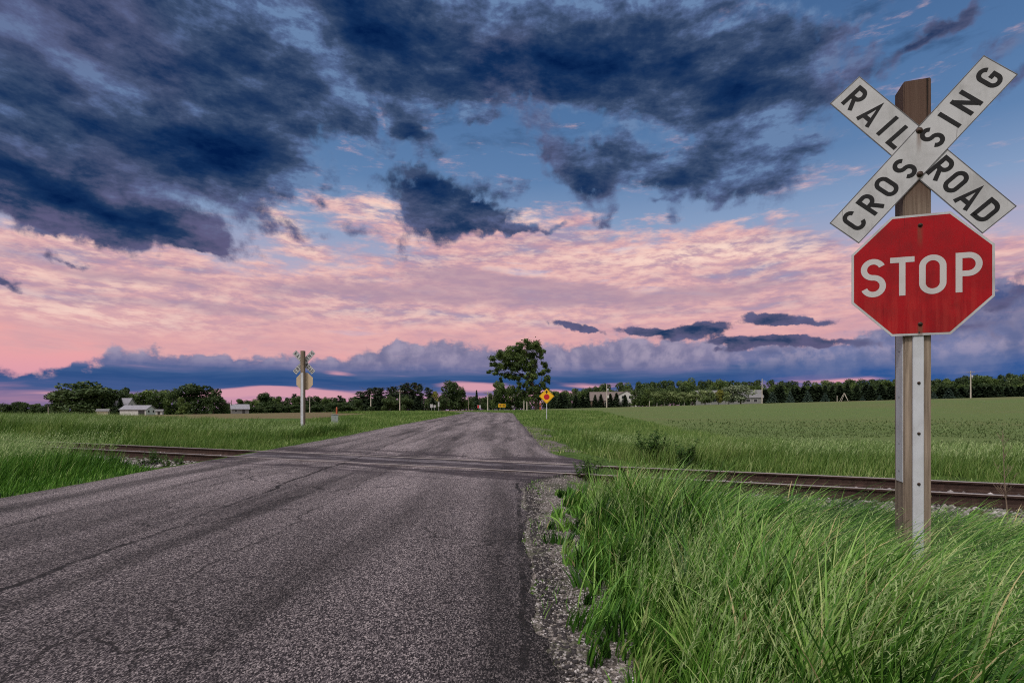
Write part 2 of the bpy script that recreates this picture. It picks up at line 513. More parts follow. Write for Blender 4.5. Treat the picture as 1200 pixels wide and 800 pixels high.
TD = np.array((0.909, -0.416)); TD /= np.linalg.norm(TD)      # track direction
TN = np.array((-TD[1], TD[0]))                                # across the track, away from the camera
TC = np.array((-3.4, 12.78))                                  # a point on the track centre line
def track_uv(x, y):
    dx, dy = np.asarray(x, float) - TC[0], np.asarray(y, float) - TC[1]
    return dx * TD[0] + dy * TD[1], dx * TN[0] + dy * TN[1]
def track_xy(u, v):
    return TC[0] + u * TD[0] + v * TN[0], TC[1] + u * TD[1] + v * TN[1]


def H(x, y):
    x = np.asarray(x, float); y = np.asarray(y, float)
    z = base(y)
    s = sstep(y, 15, 150)
    z = z + np.clip(x - 2, 0, 600) * 0.026 * s
    z = z + np.clip(x + 8, -600, 0) * 0.0148 * s
    dr = np.maximum(np.maximum(x - road_r(y), road_l(y) - x), 0)
    near = sstep(y, 120, 60)
    z = z - near * (0.02 + 0.20 * sstep(dr, 0.5, 3.0)) + 0.03 * (vnoise(x, y, 0.6) - 0.5) * sstep(dr, 0.3, 1.5)
    u, v = track_uv(x, y)
    z = z - 0.16 * sstep(np.abs(v), 3.6, 2.0) * sstep(dr, 0.2, 0.9) * near
    inside = (x > road_l(y) + 0.08) & (x < road_r(y) - 0.08) & (y < 170)
    return np.where(inside, z - 0.22, z)


def Hz(x, y):
    return float(H(x, y))


def at(px, D, dz=0.0):
    """ground point under photo column px at depth D"""
    x = (px - 600.0) / F * D
    return Vector((x, D, Hz(x, D) + dz))


def zat(py, D):
    return CAM_H + (480.0 - py) / F * D
# ------------------------------------------------------------------ materials
def material(name):
    m = bpy.data.materials.new(name)
    m.use_nodes = True
    t = NT(m.node_tree)
    b = m.node_tree.nodes['Principled BSDF']
    return m, t, b


def obj_co(t):
    return t.new('ShaderNodeTexCoord').outputs['Object']


def world_co(t):
    return t.new('ShaderNodeNewGeometry').outputs['Position']


def bump(t, b, h, strength=0.5, dist=0.01):
    n = t.new('ShaderNodeBump')
    n.inputs['Strength'].default_value = strength
    n.inputs['Distance'].default_value = dist
    t.l.new(h, n.inputs['Height'])
    t.l.new(n.outputs[0], b.inputs['Normal'])


def simple(name, col, rough=0.6, metal=0.0, var=0.25, scale=6.0, spec=0.4, bmp=0.0):
    """one colour broken up by soft dirt noise"""
    m, t, b = material(name)
    co = obj_co(t)
    n = t.noise(co, scale, 6, 0.65)
    d = tuple(c * (1 - var) for c in col[:3]) + (1,)
    l = tuple(min(1, c * (1 + var * 0.6)) for c in col[:3]) + (1,)
    t.put(b.inputs['Base Color'], t.ramp(n, [(0.3, d), (0.7, l)]))
    b.inputs['Roughness'].default_value = rough
    b.inputs['Metallic'].default_value = metal
    b.inputs['Specular IOR Level'].default_value = spec
    if bmp:
        bump(t, b, t.noise(co, scale * 5, 5, 0.6), bmp, 0.004)
    return m


def foliage(name, stops, trans=0.25, rough=0.6, wscale=0.5, wamt=0.35, haslum=True):
    """leaf material: colour per leaf from the 'tint' attribute, drifting slowly across the place"""
    m, t, b = material(name)
    a = t.new('ShaderNodeAttribute', attribute_name='tint').outputs['Fac']
    n = t.noise(world_co(t), wscale, 3, 0.55)
    f = t.math('ADD', a, t.math('MULTIPLY_ADD', n, wamt * 2, -wamt), clamp=True)
    if haslum:
        oi = t.new('ShaderNodeObjectInfo').outputs['Random']
        f = t.math('ADD', f, t.math('MULTIPLY_ADD', oi, 0.3, -0.15), clamp=True)
    c = t.ramp(f, stops)
    t.put(b.inputs['Base Color'], c)
    b.inputs['Roughness'].default_value = rough
    b.inputs['Specular IOR Level'].default_value = 0.25
    tr = t.new('ShaderNodeBsdfTranslucent')
    t.put(tr.inputs['Color'], c)
    mx = t.new('ShaderNodeMixShader')
    mx.inputs[0].default_value = trans
    t.l.new(b.outputs[0], mx.inputs[1]); t.l.new(tr.outputs[0], mx.inputs[2])
    t.l.new(mx.outputs[0], m.node_tree.nodes['Material Output'].inputs['Surface'])
    return m


M = {}
M['grass'] = foliage('grass blades', [(0.0, (0.010, 0.032, 0.007, 1)), (0.33, (0.040, 0.125, 0.014, 1)), (0.58, (0.105, 0.245, 0.030, 1)), (0.85, (0.24, 0.39, 0.095, 1)), (0.97, (0.36, 0.42, 0.17, 1)), (1.0, (0.42, 0.36, 0.18, 1))], 0.22, 0.5, 0.7, 0.22, False)
M['grass_far'] = foliage('grass beyond the track', [(0.0, (0.022, 0.060, 0.011, 1)), (0.4, (0.088, 0.170, 0.030, 1)), (0.7, (0.185, 0.272, 0.070, 1)), (1.0, (0.37, 0.40, 0.18, 1))], 0.35, 0.5, 0.4, 0.28, False)
M['seed'] = foliage('grass seed heads', [(0.0, (0.14, 0.24, 0.07, 1)), (0.5, (0.26, 0.37, 0.14, 1)), (1.0, (0.44, 0.50, 0.26, 1))], 0.4, 0.7, 0.7, 0.2, False)
M['leaf_dark'] = foliage('dark broadleaf foliage', [(0.0, (0.012, 0.026, 0.008, 1)), (0.5, (0.040, 0.070, 0.020, 1)), (1.0, (0.11, 0.15, 0.055, 1))], 0.2, 0.55, 0.05, 0.15)
M['leaf_mid'] = foliage('broadleaf foliage', [(0.0, (0.018, 0.034, 0.010, 1)), (0.5, (0.060, 0.100, 0.024, 1)), (1.0, (0.18, 0.24, 0.07, 1))], 0.25, 0.55, 0.05, 0.15)
M['leaf_pale'] = foliage('pale foliage', [(0.0, (0.05, 0.08, 0.025, 1)), (0.5, (0.13, 0.18, 0.06, 1)), (1.0, (0.27, 0.31, 0.15, 1))], 0.25, 0.55, 0.05, 0.15)
M['leaf_silver'] = foliage('silvery foliage', [(0.0, (0.06, 0.09, 0.05, 1)), (0.5, (0.15, 0.19, 0.11, 1)), (1.0, (0.30, 0.34, 0.22, 1))], 0.25, 0.55, 0.05, 0.15)
M['leaf_yellow'] = foliage('yellow green foliage', [(0.0, (0.07, 0.08, 0.015, 1)), (0.5, (0.17, 0.18, 0.03, 1)), (1.0, (0.28, 0.26, 0.06, 1))], 0.25, 0.55, 0.05, 0.15)
M['needle'] = foliage('dark needle foliage', [(0.0, (0.008, 0.016, 0.008, 1)), (0.5, (0.022, 0.040, 0.018, 1)), (1.0, (0.055, 0.085, 0.04, 1))], 0.1, 0.6, 0.05, 0.15)
M['needle_blue'] = foliage('blue spruce foliage', [(0.0, (0.025, 0.05, 0.035, 1)), (0.5, (0.06, 0.10, 0.075, 1)), (1.0, (0.12, 0.17, 0.14, 1))], 0.1, 0.6, 0.05, 0.15)
M['soy'] = foliage('crop leaves', [(0.0, (0.07, 0.11, 0.036, 1)), (0.5, (0.10, 0.15, 0.05, 1)), (1.0, (0.13, 0.185, 0.065, 1))], 0.25, 0.55, 0.2, 0.2, False)
M['weed'] = foliage('weed leaves', [(0.0, (0.025, 0.06, 0.014, 1)), (0.5, (0.055, 0.12, 0.025, 1)), (1.0, (0.12, 0.20, 0.05, 1))], 0.3, 0.5, 0.6, 0.15, False)
M['bark'] = simple('bark', (0.10, 0.075, 0.055), 0.9, 0, 0.4, 14, 0.1, 0.5)
M['bark_pale'] = simple('pale bark', (0.34, 0.33, 0.29), 0.85, 0, 0.3, 14, 0.1, 0.3)
M['dry'] = simple('dry stalk', (0.20, 0.15, 0.115), 0.9, 0, 0.35, 20, 0.1)

# asphalt: chip seal with loose bright stones, wheel paths, seams and the tar at the rails
m, t, b = material('asphalt')
co = world_co(t)
x_, y_, z_ = t.sep(co)
flat = t.comb(x_, y_, 0)
chip = t.new('ShaderNodeTexVoronoi', feature='F1')
tall = t.comb(t.math('MULTIPLY', x_, 1.2), t.math('MULTIPLY', y_, 0.60), 0)
t.put(chip.inputs['Vector'], tall); chip.inputs['Scale'].default_value = 138.0
cv = t.sep(chip.outputs['Color'])[0]
chip2 = t.voro(tall, 260.0, 'F1', 'Color')
cv2 = t.sep(chip2)[1]
mot = t.noise(flat, 20.0, 5, 0.7)
tone = t.math('ADD', t.math('MULTIPLY', cv, 0.62), t.math('ADD', t.math('MULTIPLY', cv2, 0.22), t.math('MULTIPLY', mot, 0.30)))
chipcol = t.ramp(tone, [(0.26, (0.010, 0.008, 0.011, 1)), (0.45, (0.034, 0.028, 0.034, 1)), (0.60, (0.092, 0.077, 0.088, 1)), (0.75, (0.22, 0.188, 0.203, 1)), (0.97, (0.56, 0.49, 0.50, 1))])
along = t.noise(t.mapping(flat, scale=(1.0, 0.045, 1.0)), 1.15, 4, 0.6)
patch = t.noise(t.mapping(flat, scale=(1.0, 0.16, 1.0)), 1.3, 7, 0.66)
lum = t.math('ADD', t.smooth(along, 0.34, 0.64, 0.42, 1.00), t.smooth(patch, 0.36, 0.64, -0.22, 0.22))
dist = t.smooth(y_, 2.5, 12.0, 0.58, 1.20)  # asphalt darkened towards the camera: vignette shade painted into its colour
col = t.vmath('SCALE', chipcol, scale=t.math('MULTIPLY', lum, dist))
# long seam in the middle and a second, finer one
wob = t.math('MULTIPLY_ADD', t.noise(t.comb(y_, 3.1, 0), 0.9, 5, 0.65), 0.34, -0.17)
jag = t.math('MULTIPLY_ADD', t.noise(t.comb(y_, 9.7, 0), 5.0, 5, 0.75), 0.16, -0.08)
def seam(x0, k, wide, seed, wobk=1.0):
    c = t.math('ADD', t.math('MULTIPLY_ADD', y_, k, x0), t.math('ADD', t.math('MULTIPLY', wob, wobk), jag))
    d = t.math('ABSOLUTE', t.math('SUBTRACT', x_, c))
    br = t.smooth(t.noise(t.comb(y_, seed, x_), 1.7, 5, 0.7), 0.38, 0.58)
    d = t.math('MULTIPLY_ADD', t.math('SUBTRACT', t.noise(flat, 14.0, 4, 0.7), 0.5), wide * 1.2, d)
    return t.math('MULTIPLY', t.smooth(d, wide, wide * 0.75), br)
seams = t.math('MAXIMUM', seam(-3.15, -0.042, 0.034, 0.3), t.math('MAXIMUM', t.math('MULTIPLY', seam(0.06, 0.0045, 0.026, 5.2, 0.30), t.smooth(y_, 9.6, 8.8)), seam(-5.2, 0.02, 0.014, 8.2, 1.4)))  # right-edge one: broken edge crack, with shade of the pavement drop painted in
seams = t.math('MAXIMUM', seams, t.math('MULTIPLY', seam(-2.2, -0.012, 0.014, 2.2, 1.6), 0.8))
# crazing
cr = t.voro(t.vmath('ADD', flat, t.vmath('SCALE', t.noise(flat, 2.0, 5, 0.6, col=True), scale=0.9)), 0.55, 'DISTANCE_TO_EDGE')
craze = t.math('MULTIPLY', t.smooth(cr, 0.012, 0.003), t.smooth(t.noise(flat, 0.35, 3, 0.5), 0.47, 0.54))
seams = t.math('MAXIMUM', seams, t.math('MULTIPLY', craze, 0.85))
# across the rails: tar, rubber and worn planks run parallel to the track
v_ = t.math('ADD', t.math('MULTIPLY', t.math('SUBTRACT', x_, float(TC[0])), float(TN[0])), t.math('MULTIPLY', t.math('SUBTRACT', y_, float(TC[1])), float(TN[1])))
u_ = t.math('ADD', t.math('MULTIPLY', t.math('SUBTRACT', x_, float(TC[0])), float(TD[0])), t.math('MULTIPLY', t.math('SUBTRACT', y_, float(TC[1])), float(TD[1])))
tarn = t.noise(t.comb(t.math('MULTIPLY', u_, 0.22), t.math('MULTIPLY', v_, 1.1), 0), 1.6, 7, 0.66)
win = t.math('MULTIPLY', t.smooth(t.math('ABSOLUTE', v_), 2.9, 1.6), 1.0)
tar = t.math('MULTIPLY', win, t.smooth(tarn, 0.46, 0.53))
av = t.math('ABSOLUTE', v_)
groove = t.math('MULTIPLY', t.smooth(t.math('ABSOLUTE', t.math('SUBTRACT', av, 0.66)), 0.085, 0.05), t.smooth(tarn, 0.30, 0.45))
groove2 = t.math('MULTIPLY', t.smooth(t.math('ABSOLUTE', t.math('SUBTRACT', av, 0.90)), 0.06, 0.03), t.smooth(tarn, 0.50, 0.58))
slab = t.smooth(av, 0.58, 0.54)
col = t.mix(t.math('MULTIPLY', slab, 0.55), col, (0.10, 0.093, 0.112, 1))
col = t.mix(t.math('MULTIPLY', tar, 0.90), col, (0.026, 0.020, 0.026, 1))
col = t.mix(t.math('MAXIMUM', t.math('MULTIPLY', groove, 0.9), t.math('MULTIPLY', groove2, 0.8)), col, (0.012, 0.010, 0.012, 1))
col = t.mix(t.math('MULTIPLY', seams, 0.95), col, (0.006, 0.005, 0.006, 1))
# rust washed off the rails
rust = t.math('MULTIPLY', t.smooth(t.math('ABSOLUTE', t.math('SUBTRACT', av, 0.76)), 0.5, 0.05), t.smooth(tarn, 0.55, 0.35))
col = t.mix(t.math('MULTIPLY', rust, 0.35), col, (0.10, 0.062, 0.058, 1))
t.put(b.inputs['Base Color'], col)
b.inputs['Roughness'].default_value = 0.8
b.inputs['Specular IOR Level'].default_value = 0.22
hgt = t.math('SUBTRACT', t.math('MULTIPLY', tone, 1.0), t.math('MULTIPLY', seams, 1.6))
bump(t, b, hgt, 0.65, 0.008)
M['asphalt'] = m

m, t, b = material('gravel ground')
co = world_co(t)
vr = t.new('ShaderNodeTexVoronoi', feature='F1'); t.put(vr.inputs['Vector'], co); vr.inputs['Scale'].default_value = 62
c1 = t.sep(vr.outputs['Color'])[0]
n1 = t.noise(co, 3.0, 5, 0.6)
tone = t.math('ADD', t.math('MULTIPLY', c1, 0.7), t.math('MULTIPLY', t.noise(co, 40, 4, 0.6), 0.4))
col = t.ramp(tone, [(0.2, (0.022, 0.018, 0.016, 1)), (0.5, (0.072, 0.060, 0.055, 1)), (0.8, (0.19, 0.165, 0.155, 1)), (1.0, (0.36, 0.32, 0.31, 1))])
col = t.mix(t.smooth(n1, 0.46, 0.60, 0.0, 0.75), col, (0.030, 0.036, 0.014, 1))
t.put(b.inputs['Base Color'], col)
b.inputs['Roughness'].default_value = 0.9
bump(t, b, t.math('SUBTRACT', t.math('MULTIPLY', c1, 0.5), vr.outputs['Distance']), 0.8, 0.012)
M['gravel'] = m

m, t, b = material('soil and low turf')
co = world_co(t)
n1 = t.noise(co, 0.9, 6, 0.6); n2 = t.noise(co, 9.0, 6, 0.7); n3 = t.noise(co, 45.0, 4, 0.7)
f = t.math('ADD', t.math('MULTIPLY', n1, 0.4), t.math('ADD', t.math('MULTIPLY', n2, 0.35), t.math('MULTIPLY', n3, 0.3)))
t.put(b.inputs['Base Color'], t.ramp(f, [(0.36, (0.020, 0.022, 0.010, 1)), (0.48, (0.035, 0.062, 0.015, 1)), (0.58, (0.065, 0.115, 0.026, 1)), (0.70, (0.13, 0.15, 0.05, 1))]))
b.inputs['Roughness'].default_value = 0.95
b.inputs['Specular IOR Level'].default_value = 0.1
bump(t, b, f, 0.9, 0.05)
M['ground'] = m

m, t, b = material('young crop rows')
co = world_co(t)
x_, y_, z_ = t.sep(co)
u_ = t.math('ADD', t.math('MULTIPLY', x_, float(TD[0])), t.math('MULTIPLY', y_, float(TD[1])))
v_ = t.math('ADD', t.math('MULTIPLY', x_, float(TN[0])), t.math('MULTIPLY', y_, float(TN[1])))
n0 = t.noise(co, 0.035, 4, 0.55); n1 = t.noise(t.comb(t.math('MULTIPLY', u_, 0.15), v_, 0), 0.35, 5, 0.6); n2 = t.noise(co, 4.0, 5, 0.7)
f = t.math('ADD', t.math('MULTIPLY', n0, 0.35), t.math('ADD', t.math('MULTIPLY', n1, 0.35), t.math('MULTIPLY', n2, 0.35)))
far = t.smooth(y_, 60.0, 190.0, 0.03, -0.03)
rightish = t.math('MULTIPLY', t.smooth(x_, 60.0, 150.0, 0.0, -0.06), t.smooth(y_, 90.0, 170.0))
f = t.math('ADD', f, t.math('ADD', far, rightish))
t.put(b.inputs['Base Color'], t.ramp(f, [(0.36, (0.150, 0.110, 0.070, 1)), (0.43, (0.105, 0.110, 0.048, 1)), (0.50, (0.086, 0.112, 0.040, 1)), (0.64, (0.078, 0.122, 0.038, 1))]))
b.inputs['Roughness'].default_value = 0.95
b.inputs['Specular IOR Level'].default_value = 0.1
bump(t, b, n2, 0.8, 0.08)
M['crop'] = m

m, t, b = material('fallow field')
co = world_co(t)
n0 = t.noise(co, 0.03, 4, 0.55); n1 = t.noise(t.mapping(co, scale=(0.15, 1, 1)), 0.3, 5, 0.6); n2 = t.noise(co, 3.0, 5, 0.7)
f = t.math('ADD', t.math('MULTIPLY', n0, 0.35), t.math('ADD', t.math('MULTIPLY', n1, 0.4), t.math('MULTIPLY', n2, 0.3)))
t.put(b.inputs['Base Color'], t.ramp(f, [(0.40, (0.085, 0.055, 0.038, 1)), (0.52, (0.110, 0.085, 0.048, 1)), (0.62, (0.115, 0.115, 0.050, 1)), (0.74, (0.10, 0.135, 0.045, 1))]))
b.inputs['Roughness'].default_value = 0.95
b.inputs['Specular IOR Level'].default_value = 0.1
M['fallow'] = m

m, t, b = material('ballast')
co = world_co(t)
vr = t.new('ShaderNodeTexVoronoi', feature='F1'); t.put(vr.inputs['Vector'], co); vr.inputs['Scale'].default_value = 19
c1 = t.sep(vr.outputs['Color'])[0]
col = t.ramp(t.math('ADD', t.math('MULTIPLY', c1, 0.7), t.math('MULTIPLY', t.noise(co, 3, 4, 0.6), 0.4)), [(0.2, (0.03, 0.024, 0.024, 1)), (0.55, (0.10, 0.085, 0.085, 1)), (0.9, (0.27, 0.25, 0.26, 1))])
t.put(b.inputs['Base Color'], col)
b.inputs['Roughness'].default_value = 0.9
bump(t, b, t.math('MULTIPLY', vr.outputs['Distance'], -1.0), 1.0, 0.04)
M['ballast'] = m
m, t, b = material('stones')
a = t.new('ShaderNodeAttribute', attribute_name='tint').outputs['Fac']
t.put(b.inputs['Base Color'], t.ramp(t.math('ADD', a, t.math('MULTIPLY_ADD', t.noise(world_co(t), 60, 4, 0.6), 0.4, -0.2), clamp=True),
      [(0.0, (0.045, 0.037, 0.036, 1)), (0.5, (0.15, 0.135, 0.135, 1)), (1.0, (0.38, 0.355, 0.36, 1))]))
b.inputs['Roughness'].default_value = 0.85
M['stone'] = m

M['crumb'] = simple('broken asphalt', (0.035, 0.031, 0.034), 0.9, 0, 0.5, 40, 0.2)
# weathered post timber
def timber(name, dark, lightc, topdark=0.0):
    m, t, b = material(name)
    co = obj_co(t)
    g = t.noise(t.mapping(co, scale=(1.0, 1.0, 0.035)), 60.0, 6, 0.65, 0.4)
    g2 = t.noise(t.mapping(co, scale=(1.0, 1.0, 0.08)), 14.0, 5, 0.6)
    f = t.math('ADD', t.math('MULTIPLY', g, 0.65), t.math('MULTIPLY', g2, 0.4))
    col = t.ramp(f, [(0.36, dark), (0.52, tuple((a + b_) / 2 for a, b_ in zip(dark, lightc))), (0.68, lightc)])
    z = t.sep(co)[2]
    if topdark:
        w = t.smooth(t.math('ADD', z, t.math('MULTIPLY_ADD', g2, 0.5, -0.25)), 2.45, 2.95, 0.0, topdark)
        col = t.mix(w, col, (0.060, 0.030, 0.022, 1))
    ck = t.smooth(t.noise(t.mapping(co, scale=(1.0, 1.0, 0.012)), 34.0, 2, 0.4), 0.335, 0.30)
    col = t.mix(ck, col, (0.015, 0.010, 0.008, 1))
    t.put(b.inputs['Base Color'], col)
    b.inputs['Roughness'].default_value = 0.85
    b.inputs['Specular IOR Level'].default_value = 0.2
    bump(t, b, t.math('SUBTRACT', f, ck), 0.7, 0.006)
    return m
M['timber'] = timber('weathered post timber', (0.085, 0.062, 0.047, 1), (0.31, 0.25, 0.20, 1), 0.85)
M['timber_far'] = timber('grey brown post timber', (0.09, 0.066, 0.048, 1), (0.27, 0.215, 0.165, 1))
M['tie'] = simple('creosoted tie', (0.045, 0.030, 0.024), 0.9, 0, 0.5, 5, 0.2, 0.6)


BOLTS = [(-.005, 2.972), (-.002, 2.694), (-.005, 2.366), (-.005, 1.742)]


def sheeting(name, col, dirt, rough=0.42, amount=0.5, streak=0.5, rust=False, fade=None):
    """retroreflective sheeting with streaks of grime and faded blotches"""
    m, t, b = material(name)
    co = obj_co(t)
    n = t.noise(co, 4.5, 7, 0.62)
    s = t.noise(t.mapping(co, scale=(1.0, 1.0, 0.10)), 26.0, 5, 0.6)
    f = t.math('ADD', t.math('MULTIPLY', t.smooth(n, 0.40, 0.70), amount), t.math('MULTIPLY', t.smooth(s, 0.52, 0.75), streak * 0.5))
    c = t.mix(f, col, dirt)
    sp = t.smooth(t.noise(co, 90.0, 3, 0.6), 0.70, 0.76, 0.0, 0.7)
    c = t.mix(sp, c, tuple(v * 0.35 for v in dirt[:3]) + (1,))
    x_, y_, z_ = t.sep(co)
    if fade:
        # drips and sun-bleached lower half
        dr = t.noise(t.mapping(co, scale=(1.0, 1.0, 0.06)), 30.0, 5, 0.65)
        k_ = t.math('MULTIPLY', t.smooth(dr, 0.44, 0.62), t.smooth(t.math('MULTIPLY_ADD', n, 0.5, z_), 2.62, 2.12))
        c = t.mix(t.math('MULTIPLY', k_, 0.28), c, fade)
    if rust:
        for bx, bz in BOLTS:
            bz = bz - Hz(2.59, 3.47)
            dx = t.math('ABSOLUTE', t.math('SUBTRACT', x_, bx))
            dz = t.math('SUBTRACT', bz, z_)
            run = t.math('MULTIPLY', t.smooth(dx, 0.022, 0.004), t.math('MULTIPLY', t.smooth(dz, -0.01, 0.01), t.smooth(dz, 0.17, 0.02)))
            run = t.math('MULTIPLY', run, t.smooth(s, 0.40, 0.60, 0.25, 0.75))
            c = t.mix(run, c, (0.11, 0.055, 0.03, 1))
        scr = t.noise(t.mapping(co, rot=(0, 0.6, 0), scale=(1.0, 1.0, 0.04)), 70.0, 2, 0.5)
        c = t.mix(t.smooth(scr, 0.735, 0.76, 0, 0.6), c, tuple(v * 0.5 for v in dirt[:3]) + (1,))
    t.put(b.inputs['Base Color'], c)
    hn = t.new('ShaderNodeBump'); hn.inputs['Strength'].default_value = 0.12; hn.inputs['Distance'].default_value = 0.02
    t.l.new(t.noise(co, 5.0, 2, 0.5), hn.inputs['Height']); t.l.new(hn.outputs[0], b.inputs['Normal'])
    t.put(b.inputs['Roughness'], t.lerp(n, 0.3, 0.7, rough - 0.1, rough + 0.15))
    b.inputs['Specular IOR Level'].default_value = 0.4
    return m
M['white'] = sheeting('white sheeting', (0.40, 0.405, 0.425, 1), (0.25, 0.25, 0.255, 1), 0.45, 0.65, 0.8, True)
M['white_letter'] = sheeting('white letters', (0.44, 0.425, 0.435, 1), (0.34, 0.31, 0.31, 1), 0.5)
M['red'] = sheeting('red sheeting', (0.29, 0.002, 0.006, 1), (0.19, 0.003, 0.006, 1), 0.26, 0.9, 1.0, True, (0.40, 0.045, 0.035, 1))
M['red'].node_tree.nodes['Principled BSDF'].inputs['Specular IOR Level'].default_value = 0.22
M['black'] = simple('black lettering', (0.010, 0.010, 0.012), 0.65, 0, 0.3, 8, 0.2)
M['edge'] = simple('sign edge', (0.08, 0.08, 0.085), 0.5, 0.5, 0.3, 8)
M['alu'] = simple('aluminium', (0.42, 0.42, 0.44), 0.45, 0.7, 0.2, 5)
M['tanback'] = simple('tan sign back', (0.46, 0.36, 0.25), 0.6, 0.1, 0.15, 3)
M['galv'] = sheeting('galvanised strip', (0.45, 0.47, 0.52, 1), (0.29, 0.295, 0.31, 1), 0.45)
M['bolt'] = simple('rusty bolt', (0.055, 0.035, 0.028), 0.6, 0.6, 0.5, 60)
M['yellow'] = sheeting('yellow sheeting', (0.78, 0.42, 0.010, 1), (0.62, 0.32, 0.01, 1), 0.4, 0.4, 0.2)
M['signred'] = simple('sign red', (0.45, 0.012, 0.02), 0.45)
M['orange'] = simple('orange plastic', (0.34, 0.08, 0.03), 0.5, 0, 0.15)
M['pedestal'] = simple('grey green pedestal', (0.30, 0.34, 0.33), 0.55, 0.2, 0.15)
M['rail'] = simple('rusty rail', (0.046, 0.026, 0.021), 0.75, 0.3, 0.5, 9, 0.3, 0.4)
M['railtop'] = simple('worn rail head', (0.22, 0.195, 0.195), 0.5, 0.4, 0.25, 4)
M['pole'] = simple('pole timber', (0.42, 0.38, 0.33), 0.9, 0, 0.25, 3, 0.1)
M['pole_dark'] = simple('dark pole timber', (0.20, 0.17, 0.14), 0.9, 0, 0.25, 3, 0.1)
M['metalgrey'] = simple('grey metal', (0.35, 0.36, 0.38), 0.5, 0.4, 0.2, 5)
M['siding'] = simple('white siding', (0.46, 0.45, 0.44), 0.7, 0, 0.12, 1.5)
M['siding_mint'] = simple('pale green siding', (0.52, 0.60, 0.54), 0.7, 0, 0.12, 1.5)
M['siding_cream'] = simple('cream siding', (0.60, 0.54, 0.42), 0.7, 0, 0.12, 1.5)
M['siding_grey'] = simple('grey siding', (0.17, 0.17, 0.17), 0.8, 0, 0.15, 1.5)
M['shingle'] = simple('grey shingles', (0.21, 0.21, 0.25), 0.85, 0, 0.3, 2)
M['shingle_brown'] = simple('brown shingles', (0.13, 0.105, 0.10), 0.85, 0, 0.3, 2)
M['shingle_pale'] = simple('pale weathered shingles', (0.145, 0.145, 0.155), 0.85, 0, 0.25, 2)
M['doordark'] = simple('dark door', (0.03, 0.028, 0.03), 0.5)
M['brickwall'] = simple('brown brick wall', (0.20, 0.12, 0.095), 0.85, 0, 0.3, 4)
m, t, b = material('window glass')
b.inputs['Base Color'].default_value = (0.02, 0.025, 0.03, 1)
b.inputs['Roughness'].default_value = 0.08
M['glass'] = m
# ------------------------------------------------------------------ ground sheets
def axis(fine0, fine1, step, lo, hi, grow=1.12):
    a = list(np.arange(fine0, fine1 + 1e-6, step))
    s = step
    while a[-1] < hi:
        s *= grow; a.append(a[-1] + s)
    s = step
    while a[0] > lo:
        s *= grow; a.insert(0, a[0] - s)
    return np.array(a)


gxs = axis(-14, 12, 0.30, -2600, 2600)
gys = axis(-3, 26, 0.30, -300, 4000, 1.07)
GX, GY = np.meshgrid(gxs, gys)
GZ = H(GX, GY)
verts = np.stack([GX.ravel(), GY.ravel(), GZ.ravel()], 1)
nx, ny = len(gxs), len(gys)
ii, jj = np.meshgrid(np.arange(nx - 1), np.arange(ny - 1))
q = np.stack([jj * nx + ii, jj * nx + ii + 1, (jj + 1) * nx + ii + 1, (jj + 1) * nx + ii], -1).reshape(-1, 4)
cx = (gxs[:-1] + gxs[1:])[ii].ravel() / 2
cy = (gys[:-1] + gys[1:])[jj].ravel() / 2
cu, cv = track_uv(cx, cy)


def in_crop(x, y):
    u, v = track_uv(x, y)
    far = 215 - 0.02 * x
    return (v > 8.0) & (x > 6.0 + np.clip(y - 60, 0, 200) * 0.02) & (y < far) & (x < 420)


def in_fallow(x, y):
    return (x < -13) & (y > 62) & (y < 222 + 0.02 * x) & (x > -300) & (y > -0.1 * x)


ic, fa = in_crop(cx, cy), in_fallow(cx, cy)


def sub(name, mask, mat):
    qq = q[mask]
    used, inv = np.unique(qq, return_inverse=True)
    o = link(name, mesh_np(name, verts[used], quads=inv.reshape(-1, 4), mats=[M[mat]], smooth=True))
    return tag(o, kind='structure')


sub('ground', ~(ic | fa), 'ground')
sub('crop_field', ic, 'crop')
sub('fallow_field', fa, 'fallow')

# ------------------------------------------------------------------ road
ry = np.concatenate([np.arange(-4, 10, 0.035), np.arange(10, 24, 0.12), np.arange(24, 60, 0.6), np.arange(60, 116, 1.0)])
nc = 34
rv, rq = [], []
for i, y in enumerate(ry):
    l = float(road_l(y)) + 0.10 * (float(vnoise(3.0, y, 1.3)) - .5) + 0.04 * (float(vnoise(7.0, y, 6.0)) - .5)
    r = float(road_r(y)) + 0.10 * (float(vnoise(5.0, y, 1.6)) - .5) + 0.06 * (float(vnoise(9.0, y, 6.0)) - .5) + 0.05 * (float(vnoise(4.0, y, 15.0)) - .5)
    for k in range(nc):
        f = k / (nc - 1)
        x = l + (r - l) * f
        crown = 0.035 * (1 - (2 * f - 1) ** 2)
        u, v = track_uv(x, y)
        crown *= 1 - float(sstep(abs(v), 3.0, 1.0))
        dip = 0.012 * (float(vnoise(x, y * 0.35, 0.9, 3)) - 0.5)
        rv.append((x, y, float(base(y)) + crown + dip * (1 - .3 * float(sstep(abs(v), 2.0, 1.0)))))
nr = len(ry)
rq = [(i * nc + k, i * nc + k + 1, (i + 1) * nc + k + 1, (i + 1) * nc + k) for i in range(nr - 1) for k in range(nc - 1)]
# skirt: the broken edge of the pavement
for k, sgn in ((0, -1), (nc - 1, 1)):
    b0 = len(rv)
    for i in range(nr):
        x, y, z = rv[i * nc + k]
        rv.append((x + sgn * 0.035, y, z - 0.12))
    for i in range(nr - 1):
        f = (i * nc + k, (i + 1) * nc + k, b0 + i + 1, b0 + i)
        rq.append(f if sgn < 0 else f[::-1])
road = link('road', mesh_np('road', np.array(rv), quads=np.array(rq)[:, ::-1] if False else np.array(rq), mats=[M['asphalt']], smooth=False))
tag(road, kind='structure')


